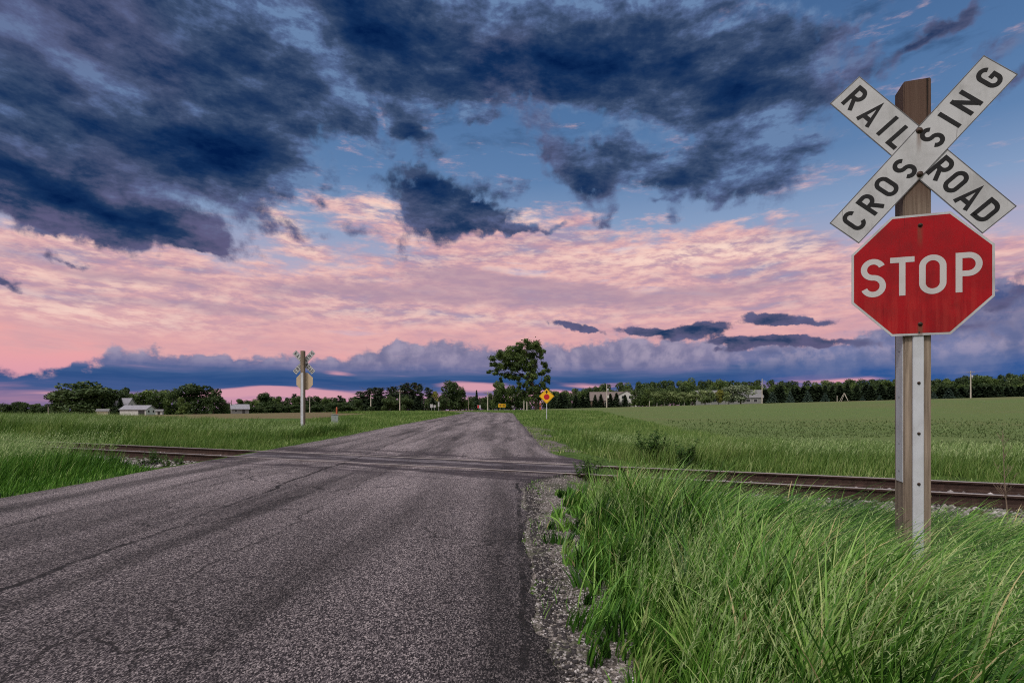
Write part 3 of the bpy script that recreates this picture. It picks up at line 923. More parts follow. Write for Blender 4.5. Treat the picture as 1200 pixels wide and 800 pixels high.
# ------------------------------------------------------------------ gravel shoulders
def grass_edge(y):
    """right hand limit of the gravel on the near side of the track"""
    return np.interp(y, [-4, 2.4, 4.2, 7.4, 8.4, 9.2, 10.1, 12], [0.42, 0.42, 0.44, 0.54, 0.80, 1.35, 2.1, 2.6])


def strip(name, ys, xl, xr, mat, lift, n=14, sink=0.05, flat_=True):
    vs, fs = [], []
    for y in ys:
        a, c = float(xl(y)), float(xr(y))
        for k in range(n):
            f = k / (n - 1)
            x = a + (c - a) * f
            z = (max(Hz(x, y), Hz(c, y)) if flat_ else Hz(max(x, float(road_r(y)) + .09), y)) + lift + 0.012 * (float(vnoise(x, y, 5.0)) - .5)
            if k == n - 1: z -= sink
            if not flat_ and y in (ys[0], ys[-1]): z -= .10
            vs.append((x, y, z))
    m_ = len(ys)
    fs = [(i * n + k, i * n + k + 1, (i + 1) * n + k + 1, (i + 1) * n + k) for i in range(m_ - 1) for k in range(n - 1)]
    o = link(name, mesh_np(name, np.array(vs), quads=np.array(fs), mats=[M[mat]], smooth=True))
    return tag(o, kind='structure')


strip('gravel_shoulder', np.arange(-3.5, 10.4, 0.15), lambda y: road_r(y) - 0.02,
      lambda y: grass_edge(y) + 0.25 + 0.15 * (vnoise(1.0, y, 1.7) - .5), 'gravel', 0.004)
strip('gravel_verge', np.arange(15.0, 33, 0.25), lambda y: road_r(y) - 0.02,
      lambda y: road_r(y) + np.interp(y, [13.4, 15, 18, 24, 28, 31, 33], [1.3, 1.1, 0.9, 1.0, 1.7, 1.3, 0.3]) + 0.5 * (vnoise(2.0, y, 0.9) - .5), 'gravel', 0.012, 14, 0.03, False)

# ------------------------------------------------------------------ railway
RT = 0.0555      # rail head level
bu = np.arange(-70, 50, 0.5)
prof = [(-3.0, -0.52), (-2.3, -0.33), (-1.65, -0.150), (-0.9, -0.135), (0, -0.14), (0.9, -0.135), (1.65, -0.150), (2.3, -0.30), (3.0, -0.48)]
bv, bf = [], []
for u in bu:
    for (v, z) in prof:
        x, y = track_xy(u, v)
        bv.append((x, y, z + 0.03 * (float(vnoise(u, v, 1.3)) - .5)))
n = len(prof)
bf = [(i * n + k, (i + 1) * n + k, (i + 1) * n + k + 1, i * n + k + 1) for i in range(len(bu) - 1) for k in range(n - 1)]
bal = link('ballast_bed', mesh_np('ballast_bed', np.array(bv), quads=np.array(bf)[:, ::-1], mats=[M['ballast']], smooth=True))
tag(bal, kind='structure')

RP = [(-.070, -.170), (.070, -.170), (.070, -.158), (.016, -.140), (.010, -.125), (.010, -.045), (.036, -.034), (.037, -.008), (.028, 0.0), (-.028, 0.0), (-.037, -.008), (-.036, -.034), (-.010, -.045), (-.010, -.125), (-.016, -.140), (-.070, -.158)]
tang = math.atan2(TD[1], TD[0])
for side, txt in ((-0.76, 'rusty steel rail nearer the stop sign, with a worn bright head'), (0.76, 'rusty steel rail farther from the stop sign, beside the mown grass')):
    mb = MB()
    us = list(np.arange(-70, 50.1, 2.0))
    n = len(RP)
    vs = [(u, p[0], p[1]) for u in us for p in RP]
    for k in range(n):
        fs = [(i * n + k, i * n + (k + 1) % n, (i + 1) * n + (k + 1) % n, (i + 1) * n + k) for i in range(len(us) - 1)]
        top = k in (7, 8, 9)
        mb.add(vs, [f[::-1] for f in fs], 1 if top else 0)
    x, y = track_xy(0, side)
    o = mb.build('rail', [M['rail'], M['railtop']], None, (x, y, RT))
    o.rotation_euler = (0, 0, tang)
    tag(o, txt, 'rail', 'rails of the track')

tie_mb = MB().box(-0.115, 0.115, -1.3, 1.3, -0.15, 0.0, 0, 0.012)
tie0 = tie_mb.build('railway_tie', M['tie'])
first = True
for u in np.arange(-21, 15, 0.56):
    x, y = track_xy(u, 0)
    # the ties under the road surface and outside the picture are left out
    if -7.6 < x < 1.4 or x > 9.5 or x < -17.5:
        continue
    o = tie0 if first else tie0.copy()
    if not first: COL.objects.link(o)
    first = False
    o.location = (x, y, RT - 0.172)
    o.rotation_euler = (0, 0, tang + R(random.uniform(-1.2, 1.2)))
    tag(o, 'dark creosoted wooden tie under the rails left of the road' if x < 0 else 'dark creosoted wooden tie under the rails right of the road', 'railway tie',
        'ties left of the road' if x < 0 else 'ties right of the road')

# loose stones -------------------------------------------------------
_ico = bmesh.new(); bmesh.ops.create_icosphere(_ico, subdivisions=1, radius=1.0)
_ico.verts.index_update()
IV = np.array([v.co[:] for v in _ico.verts]); IF = np.array([[v.index for v in f.verts] for f in _ico.faces]); _ico.free()


def stones(name, xs, ys, zs, size, flatn=0.6):
    n = len(xs)
    k = len(IV)
    sc = size[:, None] * np.stack([rng.uniform(.6, 1.3, n), rng.uniform(.6, 1.3, n), rng.uniform(.4, .9, n) * flatn / .6], 1)
    jit = 1 + rng.uniform(-.28, .28, (n, k, 1))
    a = rng.uniform(0, 2 * np.pi, n)
    v = IV[None] * sc[:, None, :] * jit
    c, s = np.cos(a)[:, None], np.sin(a)[:, None]
    vx = v[..., 0] * c - v[..., 1] * s; vy = v[..., 0] * s + v[..., 1] * c
    V = np.stack([vx + xs[:, None], vy + ys[:, None], v[..., 2] + zs[:, None]], -1).reshape(-1, 3)
    T = (IF[None] + (np.arange(n) * k)[:, None, None]).reshape(-1, 3)
    tint = np.repeat(np.clip(rng.normal(.5, .27, n), 0, 1), k)
    return link(name, mesh_np(name, V, tris=T, mats=[M['stone']], tint=tint))


# pebbles on the shoulder
n = 11000
ys = 1.7 + (10.2 - 1.7) * rng.random(n) ** 1.5
xs = np.array([rng.uniform(float(road_r(y)) - 0.05, float(grass_edge(y)) + 0.22) for y in ys])
zs = np.maximum(H(xs, ys), H(grass_edge(ys) + .25, ys)) + 0.005
tag(stones('loose_gravel', xs, ys, zs, rng.uniform(.003, .011, n)), kind='stuff')
# crumbs broken off the edge of the pavement
n = 2600
ys = 1.7 + 8.2 * rng.random(n) ** 1.3
xs = road_r(ys) + .03 + np.abs(rng.normal(0, .09, n))
zs = np.maximum(H(xs, ys), H(grass_edge(ys) + .25, ys)) + 0.006
oc_ = stones('asphalt_crumbs', xs, ys, zs, rng.uniform(.004, .016, n))
oc_.data.materials[0] = M['crumb']
tag(oc_, kind='stuff')
# ballast stones beside the rails
n = 9000
us = np.concatenate([rng.uniform(3.5, 15.5, n // 2), rng.uniform(-18, -4.2, n - n // 2)])
vv = np.where(rng.random(n) < .72, rng.uniform(-2.6, -0.86, n), rng.uniform(-.65, 1.9, n))
xs, ys = track_xy(us, vv)
zs = np.interp(vv, [p[0] for p in prof], [p[1] for p in prof]) + 0.008
tag(stones('ballast_stones', xs, ys, zs, rng.uniform(.018, .046, n), .7), kind='stuff')
# ------------------------------------------------------------------ lettering (stroke alphabet like road signs)
def arc(cx, cy, rx, ry, a0, a1, n=18):
    return [(cx + rx * math.cos(R(a0 + (a1 - a0) * i / n)), cy + ry * math.sin(R(a0 + (a1 - a0) * i / n))) for i in range(n + 1)]


def glyph(ch, w, s):
    h = s / 2
    L_, R_, B_, T_ = h, w - h, h, 1 - h
    rx = (R_ - L_) / 2
    cx = w / 2
    ro = min(rx, 0.30)
    if ch == 'I': return [[(cx, 0), (cx, 1)]]
    if ch == 'L': return [[(L_, 1), (L_, B_), (w, B_)]]
    if ch == 'T': return [[(0, T_), (w, T_)], [(cx, T_ - h), (cx, 0)]]
    if ch == 'A': return [[(h * .8, 0), (cx, 1 - h * .6), (w - h * .8, 0)], [(w * .24, .27), (w * .76, .27)]]
    if ch == 'N': return [[(L_, 0), (L_, 1)], [(L_ - h * .2, 1 - h * .6), (R_ + h * .2, h * .6)], [(R_, 0), (R_, 1)]]
    if ch == 'O': return [arc(cx, T_ - ro, rx, ro, 0, 180) + arc(cx, B_ + ro, rx, ro, 180, 360) + [(R_, T_ - ro)]]
    if ch == 'C': return [arc(cx, T_ - ro, rx, ro, 12, 180) + arc(cx, B_ + ro, rx, ro, 180, 348)]
    if ch == 'G': return [arc(cx, T_ - ro, rx, ro, 18, 180) + arc(cx, B_ + ro, rx, ro, 180, 360) + [(R_, .47), (cx, .47)]]
    if ch == 'D': return [[(L_, B_), (L_, T_)] + [(w * .45, T_)] + arc(w - h - w * .42, T_ - ro, w * .42, ro, 90, 0)[1:] + arc(w - h - w * .42, B_ + ro, w * .42, ro, 0, -90) + [(L_ - h, B_)]]
    if ch in 'PR':
        m_ = .47; r = (T_ - m_) / 2
        o = [[(L_, 0), (L_, 1)], [(L_, T_)] + arc(R_ - r * .95, T_ - r, r * .95, r, 90, -90) + [(L_, m_)]]
        if ch == 'R': o.append([(cx - .02, m_ - h * .2), (R_ + h * .1, 0)])
        return o
    if ch == 'S':
        m_ = .51
        ru = (T_ - m_) / 2; rl = (m_ - B_) / 2
        return [arc(cx, T_ - ru, rx * .97, ru, 22, 262, 20) + arc(cx, B_ + rl, rx, rl, 82, -158, 20)]
    return []


def ribbon(path, s):
    closed = math.dist(path[0], path[-1]) < 1e-6
    pts = [Vector((p[0], p[1], 0)) for p in path]
    clean = [pts[0]]
    for p in pts[1:]:
        if (p - clean[-1]).length > 1e-4: clean.append(p)
    pts = clean
    if closed and (pts[0] - pts[-1]).length < 1e-4: pts.pop()
    n = len(pts)
    lo, hi = [], []
    for i in range(n):
        if closed:
            a, c = pts[i - 1], pts[(i + 1) % n]
        else:
            a = pts[i - 1] if i else None
            c = pts[i + 1] if i < n - 1 else None
        d1 = (pts[i] - a).normalized() if a is not None else (c - pts[i]).normalized()
        d2 = (c - pts[i]).normalized() if c is not None else d1
        n1 = Vector((-d1.y, d1.x, 0)); n2 = Vector((-d2.y, d2.x, 0))
        m_ = (n1 + n2)
        m_ = m_.normalized() if m_.length > 1e-5 else n1
        k = min(1 / max(m_.dot(n1), .3), 2.2) * s / 2
        lo.append(pts[i] - m_ * k); hi.append(pts[i] + m_ * k)
    vs = lo + hi
    fs = [(i, (i + 1) % n, n + (i + 1) % n, n + i) for i in range(n if closed else n - 1)]
    return vs, fs


def write(mb, ch, w, s, height, centre, ang, y, mat, flip=False):
    """one letter in the local x-z plane; centre = (x, z), ang = tilt of the base line"""
    ca, sa = math.cos(ang), math.sin(ang)
    for j, path in enumerate(glyph(ch, w, s)):
        vs, fs = ribbon(path, s)
        out = []
        for v in vs:
            px_, pz_ = (v.x - w / 2) * height, (v.y - .5) * height
            out.append((centre[0] + px_ * ca - pz_ * sa, y - 0.00025 * j, centre[1] + px_ * sa + pz_ * ca))
        mb.add(out, fs, mat)


def dome(mb, x, z, y, r, mat):
    """bolt head with a washer"""
    n = 12
    ring = lambda rr, yy: [(x + rr * math.cos(2 * math.pi * k / n), yy, z + rr * math.sin(2 * math.pi * k / n)) for k in range(n)]
    rs = [ring(r * 1.35, y), ring(r * 1.35, y - .003), ring(r * .95, y - .0035), ring(r * .8, y - .008), ring(r * .35, y - .011)]
    vs = [v for q_ in rs for v in q_]
    fs = [(i * n + k, i * n + (k + 1) % n, (i + 1) * n + (k + 1) % n, (i + 1) * n + k) for i in range(4) for k in range(n)]
    mb.add(vs, fs, mat, True)
    mb.add(rs[-1], [tuple(range(n))], mat)


def rect_rot(c, w, h, ang):
    ca, sa = math.cos(ang), math.sin(ang)
    return [(c[0] + x * ca - z * sa, c[1] + x * sa + z * ca) for x, z in ((-w / 2, -h / 2), (w / 2, -h / 2), (w / 2, h / 2), (-w / 2, h / 2))]


def octagon(c, r, squash=1.0):
    return [(c[0] + r * math.cos(R(22.5 + 45 * k)), c[1] + r * math.sin(R(22.5 + 45 * k)) * squash) for k in range(8)]


LW = dict(R=.60, A=.70, I=.2, L=.50, O=.62, D=.62, C=.60, S=.60, N=.66, G=.62)


def blade(parent, c, ang, words, y, mats, thick=0.003, front=-1):
    mb = MB()
    mb.prism(rect_rot(c, 1.262, 0.2275, ang), y - thick, y, 0, 1, 0)
    # thin dark margin line
    for (w0, h0, ox, oz) in ((1.262, .005, 0, .1105), (1.262, .005, 0, -.1105), (.005, .216, .6275, 0), (.005, .216, -.6275, 0)):
        ca, sa = math.cos(ang), math.sin(ang)
        cc = (c[0] + ox * ca - oz * sa, c[1] + ox * sa + oz * ca)
        q_ = rect_rot(cc, w0, h0, ang)
        mb.add([(p[0], y - thick - .0006, p[1]) for p in q_], [(0, 1, 2, 3)], 1)
    for ch, off, up_ in words:
        ca, sa = math.cos(ang), math.sin(ang)
        write(mb, ch, LW[ch], .175, .148, (c[0] + off * ca - up_ * sa, c[1] + off * sa + up_ * ca), ang, y - thick - .001, 2)
    return mb.build('crossbuck_blade', mats, parent)


CROSSING = [('C', -.535, .008), ('R', -.400, .006), ('O', -.265, .005), ('S', -.123, -.002), ('S', .108, .004), ('I', .238, 0), ('N', .365, -.004), ('G', .541, -.003)]
RAILROAD = [('R', -.540, .004), ('A', -.390, -.006), ('I', -.263, 0), ('L', -.155, -.006), ('R', .165, .012), ('O', .287, .006), ('A', .412, -.006), ('D', .540, -.006)]

# ------------------------------------------------------------------ near crossing sign
TH = 18.5
zg = Hz(2.59, 3.47)
sg = empty('crossing_sign', (2.592, 3.47, zg), -R(TH))
tag(sg, 'large railroad crossing sign with red stop octagon on a wooden post beside the track', 'crossing sign', 'railroad crossing signs')
o_ = -zg                                            # local z = world z - ground
mb = MB()
mb.box(-.086, .063, .006, .172, -.6, 3.305 + o_, 0, .006)
post = mb.build('post', M['timber'], sg)
mb = MB()                                           # flat strip on the left face
mb.box(-.0895, -.0860, .016, .140, .735 + o_, 1.80 + o_, 0)
for z in (.98, 1.28, 1.58, .80):
    for k in range(1):
        n = 8
        ring = [(-.0902, .078 + .0065 * math.cos(2 * math.pi * i / n), z + o_ + .0065 * math.sin(2 * math.pi * i / n)) for i in range(n)]
        mb.add(ring, [tuple(range(n))], 1)
mb.build('reflective_strip', [M['galv'], M['bolt']], sg)
mb = MB()                                           # folded channel strip on the front face
prf = [(-.041, .0055), (-.041, -.008), (-.035, -.012), (.013, -.012), (.019, -.008), (.019, .0055)]
zs_ = (-.25, 1.78 + o_)
vs = [(p[0], p[1], z) for z in zs_ for p in prf]
mb.add(vs, [(k, k + 1, 6 + k + 1, 6 + k) for k in range(5)], 0)
mb.add([vs[k] for k in range(6)], [tuple(range(6))], 0); mb.add([vs[6 + k] for k in range(6)], [tuple(range(6))], 0)
for z in (1.69, 1.37, 1.05, .73):
    dome(mb, -.010, z + o_, -.0122, .007, 1)
mb.build('reflective_strip', [M['galv'], M['bolt']], sg)
CB = (-.004, 2.834 + o_)
blade(sg, CB, R(-48.8), RAILROAD, 0.004, [M['white'], M['edge'], M['black']])
ob = blade(sg, CB, R(48.35), CROSSING, -0.001, [M['white'], M['edge'], M['black']])
for (x, z) in ((-.005, 2.972), (-.002, 2.694)):
    mb = MB()
    dome(mb, x, z + o_, -.005, .014, 0)
    mb.build('bolt', M['bolt'], sg)
mb = MB()
OC = (-.002, 2.053 + o_)
mb.prism(octagon(OC, .4135), -.019, -.016, 0, 1, 2)
inner = octagon(OC, .3985)
mb.add([(p[0], -.0196, p[1]) for p in inner], [tuple(range(8))], 3)
for ch, cx_, w, h_ in (('S', -.262, .575, .247), ('T', -.102, .54, .245), ('O', .061, .585, .247), ('P', .249, .56, .245)):
    write(mb, ch, w, .142, h_, (cx_, 2.0505 + o_), 0, -.0204, 4)
for z in (2.366, 1.742):
    dome(mb, -.005, z + o_, -.0205, .0095, 5)
mb.build('stop_plate', [M['white'], M['alu'], M['alu'], M['red'], M['white_letter'], M['bolt']], sg)

# ------------------------------------------------------------------ far crossing sign, seen from behind
D = 23.7
p = at(355, D)
fs_ = empty('crossing_sign', p, -R(6))
tag(fs_, 'small distant railroad crossing sign seen from behind across the track, tan octagon back', 'crossing sign', 'railroad crossing signs')
o_ = -p.z
MB().box(-.075, .075, -.085, .085, -.4, zat(411, D) + o_, 0, .008).build('post', M['timber_far'], fs_)
mb = MB()
mb.box(-.058, .058, -.0895, -.0855, .1, zat(437, D) + o_, 0)
for z in (.5, 1.0, 1.5): dome(mb, 0, z, -.0897, .008, 1)
mb.build('reflective_strip', [M['galv'], M['bolt']], fs_)
cb = (0.0, zat(424.2, D) + o_)
blade(fs_, cb, R(-46), RAILROAD, 0.094, [M['white'], M['edge'], M['black']])
blade(fs_, cb, R(46), CROSSING, 0.102, [M['white'], M['edge'], M['black']])
mb = MB()
mb.prism(octagon((.02, zat(446.5, D) + o_), .405), .110, .114, 0, 1, 2)
mb.build('stop_plate', [M['tanback'], M['alu'], M['red']], fs_)

# ------------------------------------------------------------------ stop ahead warning sign
D = 42.0
p = at(640.6, D)
ws = empty('warning_sign', p, R(2))
tag(ws, 'yellow diamond warning sign with a black arrow over a red octagon, on a steel post', 'warning sign')
o_ = -p.z
c = (0.0, zat(464, D) + o_)
MB().box(-.03, .03, 0.004, .05, -.3, c[1] + .3, 0, .006).build('post', M['galv'], ws)
mb = MB()
dd_ = .585
mb.prism([(c[0], c[1] - dd_), (c[0] + dd_, c[1]), (c[0], c[1] + dd_), (c[0] - dd_, c[1])], 0, .003, 0, 1, 1)
k = .545
for a, b2 in ((.545, .525),):
    ring_o = [(0, c[1] - a), (a, c[1]), (0, c[1] + a), (-a, c[1])]; ring_i = [(0, c[1] - b2), (b2, c[1]), (0, c[1] + b2), (-b2, c[1])]
    mb.add([(q_[0], -.0006, q_[1]) for q_ in ring_o + ring_i], [(i, (i + 1) % 4, 4 + (i + 1) % 4, 4 + i) for i in range(4)], 2)
oc = octagon((c[0], c[1] - .06), .235)
mb.add([(q_[0], -.0008, q_[1]) for q_ in oc], [tuple(range(8))], 3)
az0 = c[1] + .20
mb.add([(q_[0], -.001, q_[1]) for q_ in ((-.04, az0 - .02), (.04, az0 - .02), (.04, az0 + .10), (.12, az0 + .10), (0, az0 + .25), (-.12, az0 + .10), (-.04, az0 + .10))], [tuple(range(7))], 2)
mb.build('diamond_plate', [M['yellow'], M['alu'], M['black'], M['signred']], ws)
# ------------------------------------------------------------------ grass (uncountable: kind = stuff)
def curve_pts(p0, L, az, th0, bend, segs):
    """points along bent stems; th = angle from vertical"""
    n = len(L)
    pts = np.zeros((n, segs + 1, 3)); pts[:, 0] = p0
    th = np.zeros((n, segs + 1)); th[:, 0] = th0
    for k in range(1, segs + 1):
        t = (k - .5) / segs
        a = th0 + bend * t ** 1.4
        d = np.stack([np.sin(a) * np.cos(az), np.sin(a) * np.sin(az), np.cos(a)], 1)
        pts[:, k] = pts[:, k - 1] + d * (L / segs)[:, None]
        th[:, k] = th0 + bend * (k / segs) ** 1.4
    return pts, th


def strips(pts, width, face_az, taper=True):
    """flat tapering blades along point rows -> verts, quads, tris"""
    n, m, _ = pts.shape
    segs = m - 1
    side = np.stack([-np.sin(face_az), np.cos(face_az), np.zeros(n)], 1)
    prof = np.array([1.0 - 0.15 * abs(k / segs - .25) if not taper else (0.75 + .25 * min(1, k / segs * 4)) * (1 - (k / segs) ** 2.2) for k in range(segs)])
    w = width[:, None] * prof[None] * .5
    a = pts[:, :segs] - side[:, None] * w[..., None]
    b = pts[:, :segs] + side[:, None] * w[..., None]
    V = np.concatenate([np.stack([a, b], 2).reshape(n, segs * 2, 3), pts[:, -1:]], 1)
    nv = segs * 2 + 1
    base_ = (np.arange(n) * nv)[:, None]
    Q = np.concatenate([(base_ + np.array([2 * k, 2 * k + 1, 2 * k + 3, 2 * k + 2])) for k in range(segs - 1)], 0)
    T = base_ + np.array([2 * segs - 2, 2 * segs - 1, 2 * segs])
    return V.reshape(-1, 3), Q, T, nv


def grass_obj(name, x, y, L, az, th0, bend, width, tint, segs, mat, seeds=None, zoff=-0.02):
    """seeds: dict(idx, head_len, count) adds seed heads along chosen stems"""
    z = H(x, y) + zoff
    p0 = np.stack([x, y, z], 1)
    pts, th = curve_pts(p0, L, az, th0, bend, segs)
    fa = az + rng.normal(0, .9, len(x))
    V, Q, T, nv = strips(pts, width, fa)
    tv = np.repeat(tint, nv)
    mq = np.zeros(len(Q), int); mt = np.zeros(len(T), int)
    if seeds is not None:
        idx = seeds['idx']; cnt = seeds['count']
        ns = len(idx)
        sp = pts[idx]; st = th[idx]
        t0 = seeds.get('from', .72)
        allV, allQ, allT, allt = [V], [Q], [T], [tv]
        off = len(V)
        mqs, mts = [mq], [mt]
        tt = t0 + (1.0 - t0) * np.linspace(0, 1, cnt)
        for j, t in enumerate(tt):
            f = t * segs; k = min(int(f), segs - 1); r = f - k
            q0 = sp[:, k] * (1 - r) + sp[:, k + 1] * r
            a0 = st[:, k] * (1 - r) + st[:, k + 1] * r
            spread = seeds['spread'] * (1 - .65 * j / cnt)
            aa = az[idx] + rng.normal(0, 1.0, ns)
            ln = seeds['len'] * (1.1 - .6 * j / cnt) * rng.uniform(.6, 1.3, ns)
            pp, _ = curve_pts(q0, ln, aa, a0 + rng.normal(0, spread, ns), rng.uniform(.2, .8, ns), 2)
            v_, q_, t_, nv2 = strips(pp, seeds['w'] * rng.uniform(.6, 1.4, ns), rng.uniform(0, 6.28, ns))
            allV.append(v_); allQ.append(q_ + off); allT.append(t_ + off)
            allt.append(np.repeat(np.clip(tint[idx] * .5 + rng.normal(.3, .2, ns), 0, 1), nv2))
            mqs.append(np.ones(len(q_), int)); mts.append(np.ones(len(t_), int))
            off += len(v_)
        V = np.concatenate(allV); Q = np.concatenate(allQ); T = np.concatenate(allT); tv = np.concatenate(allt)
        mq = np.concatenate(mqs); mt = np.concatenate(mts)
    me = mesh_np(name, V, Q, T, [M[mat], M['seed']], tv, mq, mt)
    return tag(link(name, me), kind='stuff')


def scatter(n, x0, x1, y0, y1, keep):
    x = rng.uniform(x0, x1, n); y = rng.uniform(y0, y1, n)
    k = keep(x, y)
    return x[k], y[k]


# 1. tall wind-bent grass around the near sign ------------------------------------------------
def keep_near(x, y):
    e = grass_edge(y) + 0.13 * (vnoise(x, y, 2.2) - .5) + .10 * (vnoise(x, y, 7.0) - .5)
    u, v = track_uv(x, y)
    vis = (x < y * 0.98 + 3.4) & ((x < y * .98 + .7) | (rng.random(len(x)) < .5))
    dens = np.clip(2.9 / np.clip(y, 1.3, 9), .30, 1.0)
    edge_fade = np.clip((x - e + .12) / .40, 0, 1) ** 1.5
    op = sstep(x, 3.0, 4.4)
    right_open = sstep(v, -1.7 - 1.0 * op, -2.4 - 1.2 * op) * (.45 + .55 * sstep(vnoise(x, y, 2.4, 31), .22, .48))
    return (x > e - .12) & (rng.random(len(x)) < dens * edge_fade * right_open) & vis & (v < -1.55)


def near_params(x, y):
    e = grass_edge(y)
    inn = sstep((x - e) * np.where(y > 7.6, .55, 1.0), 0.0, 0.9)
    u, v = track_uv(x, y)
    h = (1 - .35 * sstep(v, -2.9, -1.9)) * np.interp(x, [0, 3.0, 4.2, 8], [1.0, 1.0, .74, .55]) * np.interp(y - .25 * np.clip(x, 0, 8), [4.8, 7.4], [1, .76])
    return inn, h, sstep(x, .7, 2.3), vnoise(x + .35 * y, y, 1.15, 2)


def tufts(n_try, per, name):
    """grass grows in tufts: each tuft has its own lean, height and shade of green"""
    cx_, cy_ = scatter(n_try, 0.25, 10.5, -1.0, 9.6, keep_near)
    m_ = len(cx_)
    k = rng.poisson(per, m_) + 4
    idx = np.repeat(np.arange(m_), k)
    n = len(idx)
    rad = rng.uniform(.02, .085, m_)[idx]
    a = rng.uniform(0, 6.28, n); r = rad * np.sqrt(rng.random(n))
    x = cx_[idx] + r * np.cos(a); y = cy_[idx] + r * np.sin(a)
    inn, h, windy, gust = near_params(x, y)
    L = (0.20 + .62 * inn) * h * rng.uniform(.62, 1.22, m_)[idx] * rng.uniform(.55, 1.12, n)
    taz = (rng.normal(-.25, 1.1, m_) * (1 - .68 * np.clip(windy[np.searchsorted(idx, np.arange(m_))], 0, 1)) - .2)[idx]
    az = taz + rng.normal(0, .55, n)
    th0 = rng.uniform(.0, .22, n) + .26 * windy + r * 1.6
    bend = rng.gamma(3, .17, n) + windy * (.15 + .85 * gust) + rng.uniform(0, .35, m_)[idx]
    w = rng.uniform(.0048, .0158, n) * (1 + .10 * np.clip(y - 2, 0, 6))
    tint = np.clip(rng.normal(.43, .21, m_)[idx] + rng.normal(0, .14, n) + .40 * (vnoise(x, y, .9, 9) - .5), 0, .92)
    tint[rng.random(n) < .045] = 1.0
    return grass_obj(name, x, y, L, az, th0, bend, w, tint, 6, 'grass')


tufts(15300, 30, 'tall_grass')
# short dark under-storey
x, y = scatter(93000, 0.25, 10.5, -1.0, 9.6, keep_near)
n = len(x)
inn, h, windy, gust = near_params(x, y)
grass_obj('short_grass', x, y, (.05 + .20 * inn) * rng.uniform(.4, 1.4, n), rng.uniform(0, 6.28, n), rng.uniform(.05, .5, n), rng.uniform(.2, 1.2, n), rng.uniform(.003, .008, n) * (1 + .10 * np.clip(y - 2, 0, 6)),
          np.clip(rng.normal(.28, .15, n), 0, .9), 4, 'grass')

# seed stems of the same grass, in drifts
x, y = scatter(45000, 0.4, 10.3, -1.0, 9.4, lambda x, y: keep_near(x, y) & (x > grass_edge(y) + .12) & (vnoise(x, y, 2.0, 12) + .22 * sstep(x, .8, 2.0) > .56))
n = len(x)
inn, h, windy, gust = near_params(x, y)
L = rng.uniform(.62, .95, n) * h * (.55 + .45 * inn)
az = rng.normal(-.22, .7, n) * (1 - .55 * windy)
grass_obj('grass_seed_heads', x, y, L, az, rng.uniform(.03, .2, n) + .22 * windy, rng.gamma(3, .16, n) + windy * (.35 + .85 * gust), np.full(n, .0024),
          np.clip(rng.normal(.45, .2, n), 0, 1), 6, 'grass', dict(idx=np.arange(n), count=14, len=.034, w=.0046, spread=.36))

# a few broad-leaved weeds between the tufts
def rosettes(n_try):
    cx_, cy_ = scatter(n_try, .35, 6, 2.3, 9, lambda x, y: keep_near(x, y) & (vnoise(x, y, 1.7, 41) > .5))
    m_ = len(cx_)
    k = rng.integers(9, 22, m_)
    idx = np.repeat(np.arange(m_), k); n = len(idx)
    x = cx_[idx] + rng.normal(0, .03, n); y = cy_[idx] + rng.normal(0, .03, n)
    return grass_obj('broad_leaved_weeds', x, y, rng.uniform(.14, .42, n), rng.uniform(0, 6.28, n), rng.uniform(.05, .7, n), rng.uniform(.5, 1.6, n), rng.uniform(.012, .026, n),
                     np.clip(rng.normal(.55, .15, m_)[idx] + rng.normal(0, .08, n), 0, .85), 5, 'grass')
rosettes(420)

# broad leaves low in the sward
x, y = scatter(9000, 0.4, 5, 1.3, 6, lambda x, y: keep_near(x, y) & (vnoise(x, y, 1.2, 20) > .45))
n = len(x)
grass_obj('broad_grass_leaves', x, y, rng.uniform(.25, .55, n), rng.uniform(-1.4, 1.4, n), rng.uniform(.1, .5, n), rng.uniform(.9, 2.1, n), rng.uniform(.008, .014, n),
          np.clip(rng.normal(.55, .16, n), 0, .9), 7, 'grass')

# sprigs in the gravel
x, y = scatter(5200, .1, 2.6, 1.5, 10.2, lambda x, y: (x > road_r(y) + .04) & (x < grass_edge(y) + .1) & (vnoise(x, y, 2.1, 4) > .50))
n = len(x)
grass_obj('gravel_sprigs', x, y, rng.uniform(.02, .085, n), rng.uniform(0, 6.28, n), rng.uniform(.1, .8, n), rng.uniform(.1, .8, n), rng.uniform(.002, .0045, n) * (1 + .1 * y),
          np.clip(rng.normal(.5, .25, n), 0, 1), 3, 'grass', zoff=.012)

# sprigs in the gravel pull-off beyond the track
x, y = scatter(9000, .5, 3.4, 14.6, 33, lambda x, y: (x > road_r(y) + .02) & (vnoise(x, y, 1.4, 8) > .46))
n = len(x)
grass_obj('gravel_sprigs', x, y, rng.uniform(.04, .16, n), rng.uniform(0, 6.28, n), rng.uniform(.1, .8, n), rng.uniform(.1, .8, n), rng.uniform(.012, .022, n),
          np.clip(rng.normal(.55, .2, n), 0, 1), 3, 'grass_far', zoff=.0)

# 2. left of the road, near side of the track ------------------------------------------------
def keep_left(x, y):
    u, v = track_uv(x, y)
    e = road_l(y)
    ok = (x < e - .03) & (x > -y * .99 - 4)
    lim = -1.5 - 2.0 * sstep(u, -12.0, -5.5)        # the ballast stays open close to the road
    return ok & (v < lim + .5 * (vnoise(x, y, 1.5) - .5)) & (rng.random(len(x)) < np.clip((e - x) / .3 + .25, 0, 1))


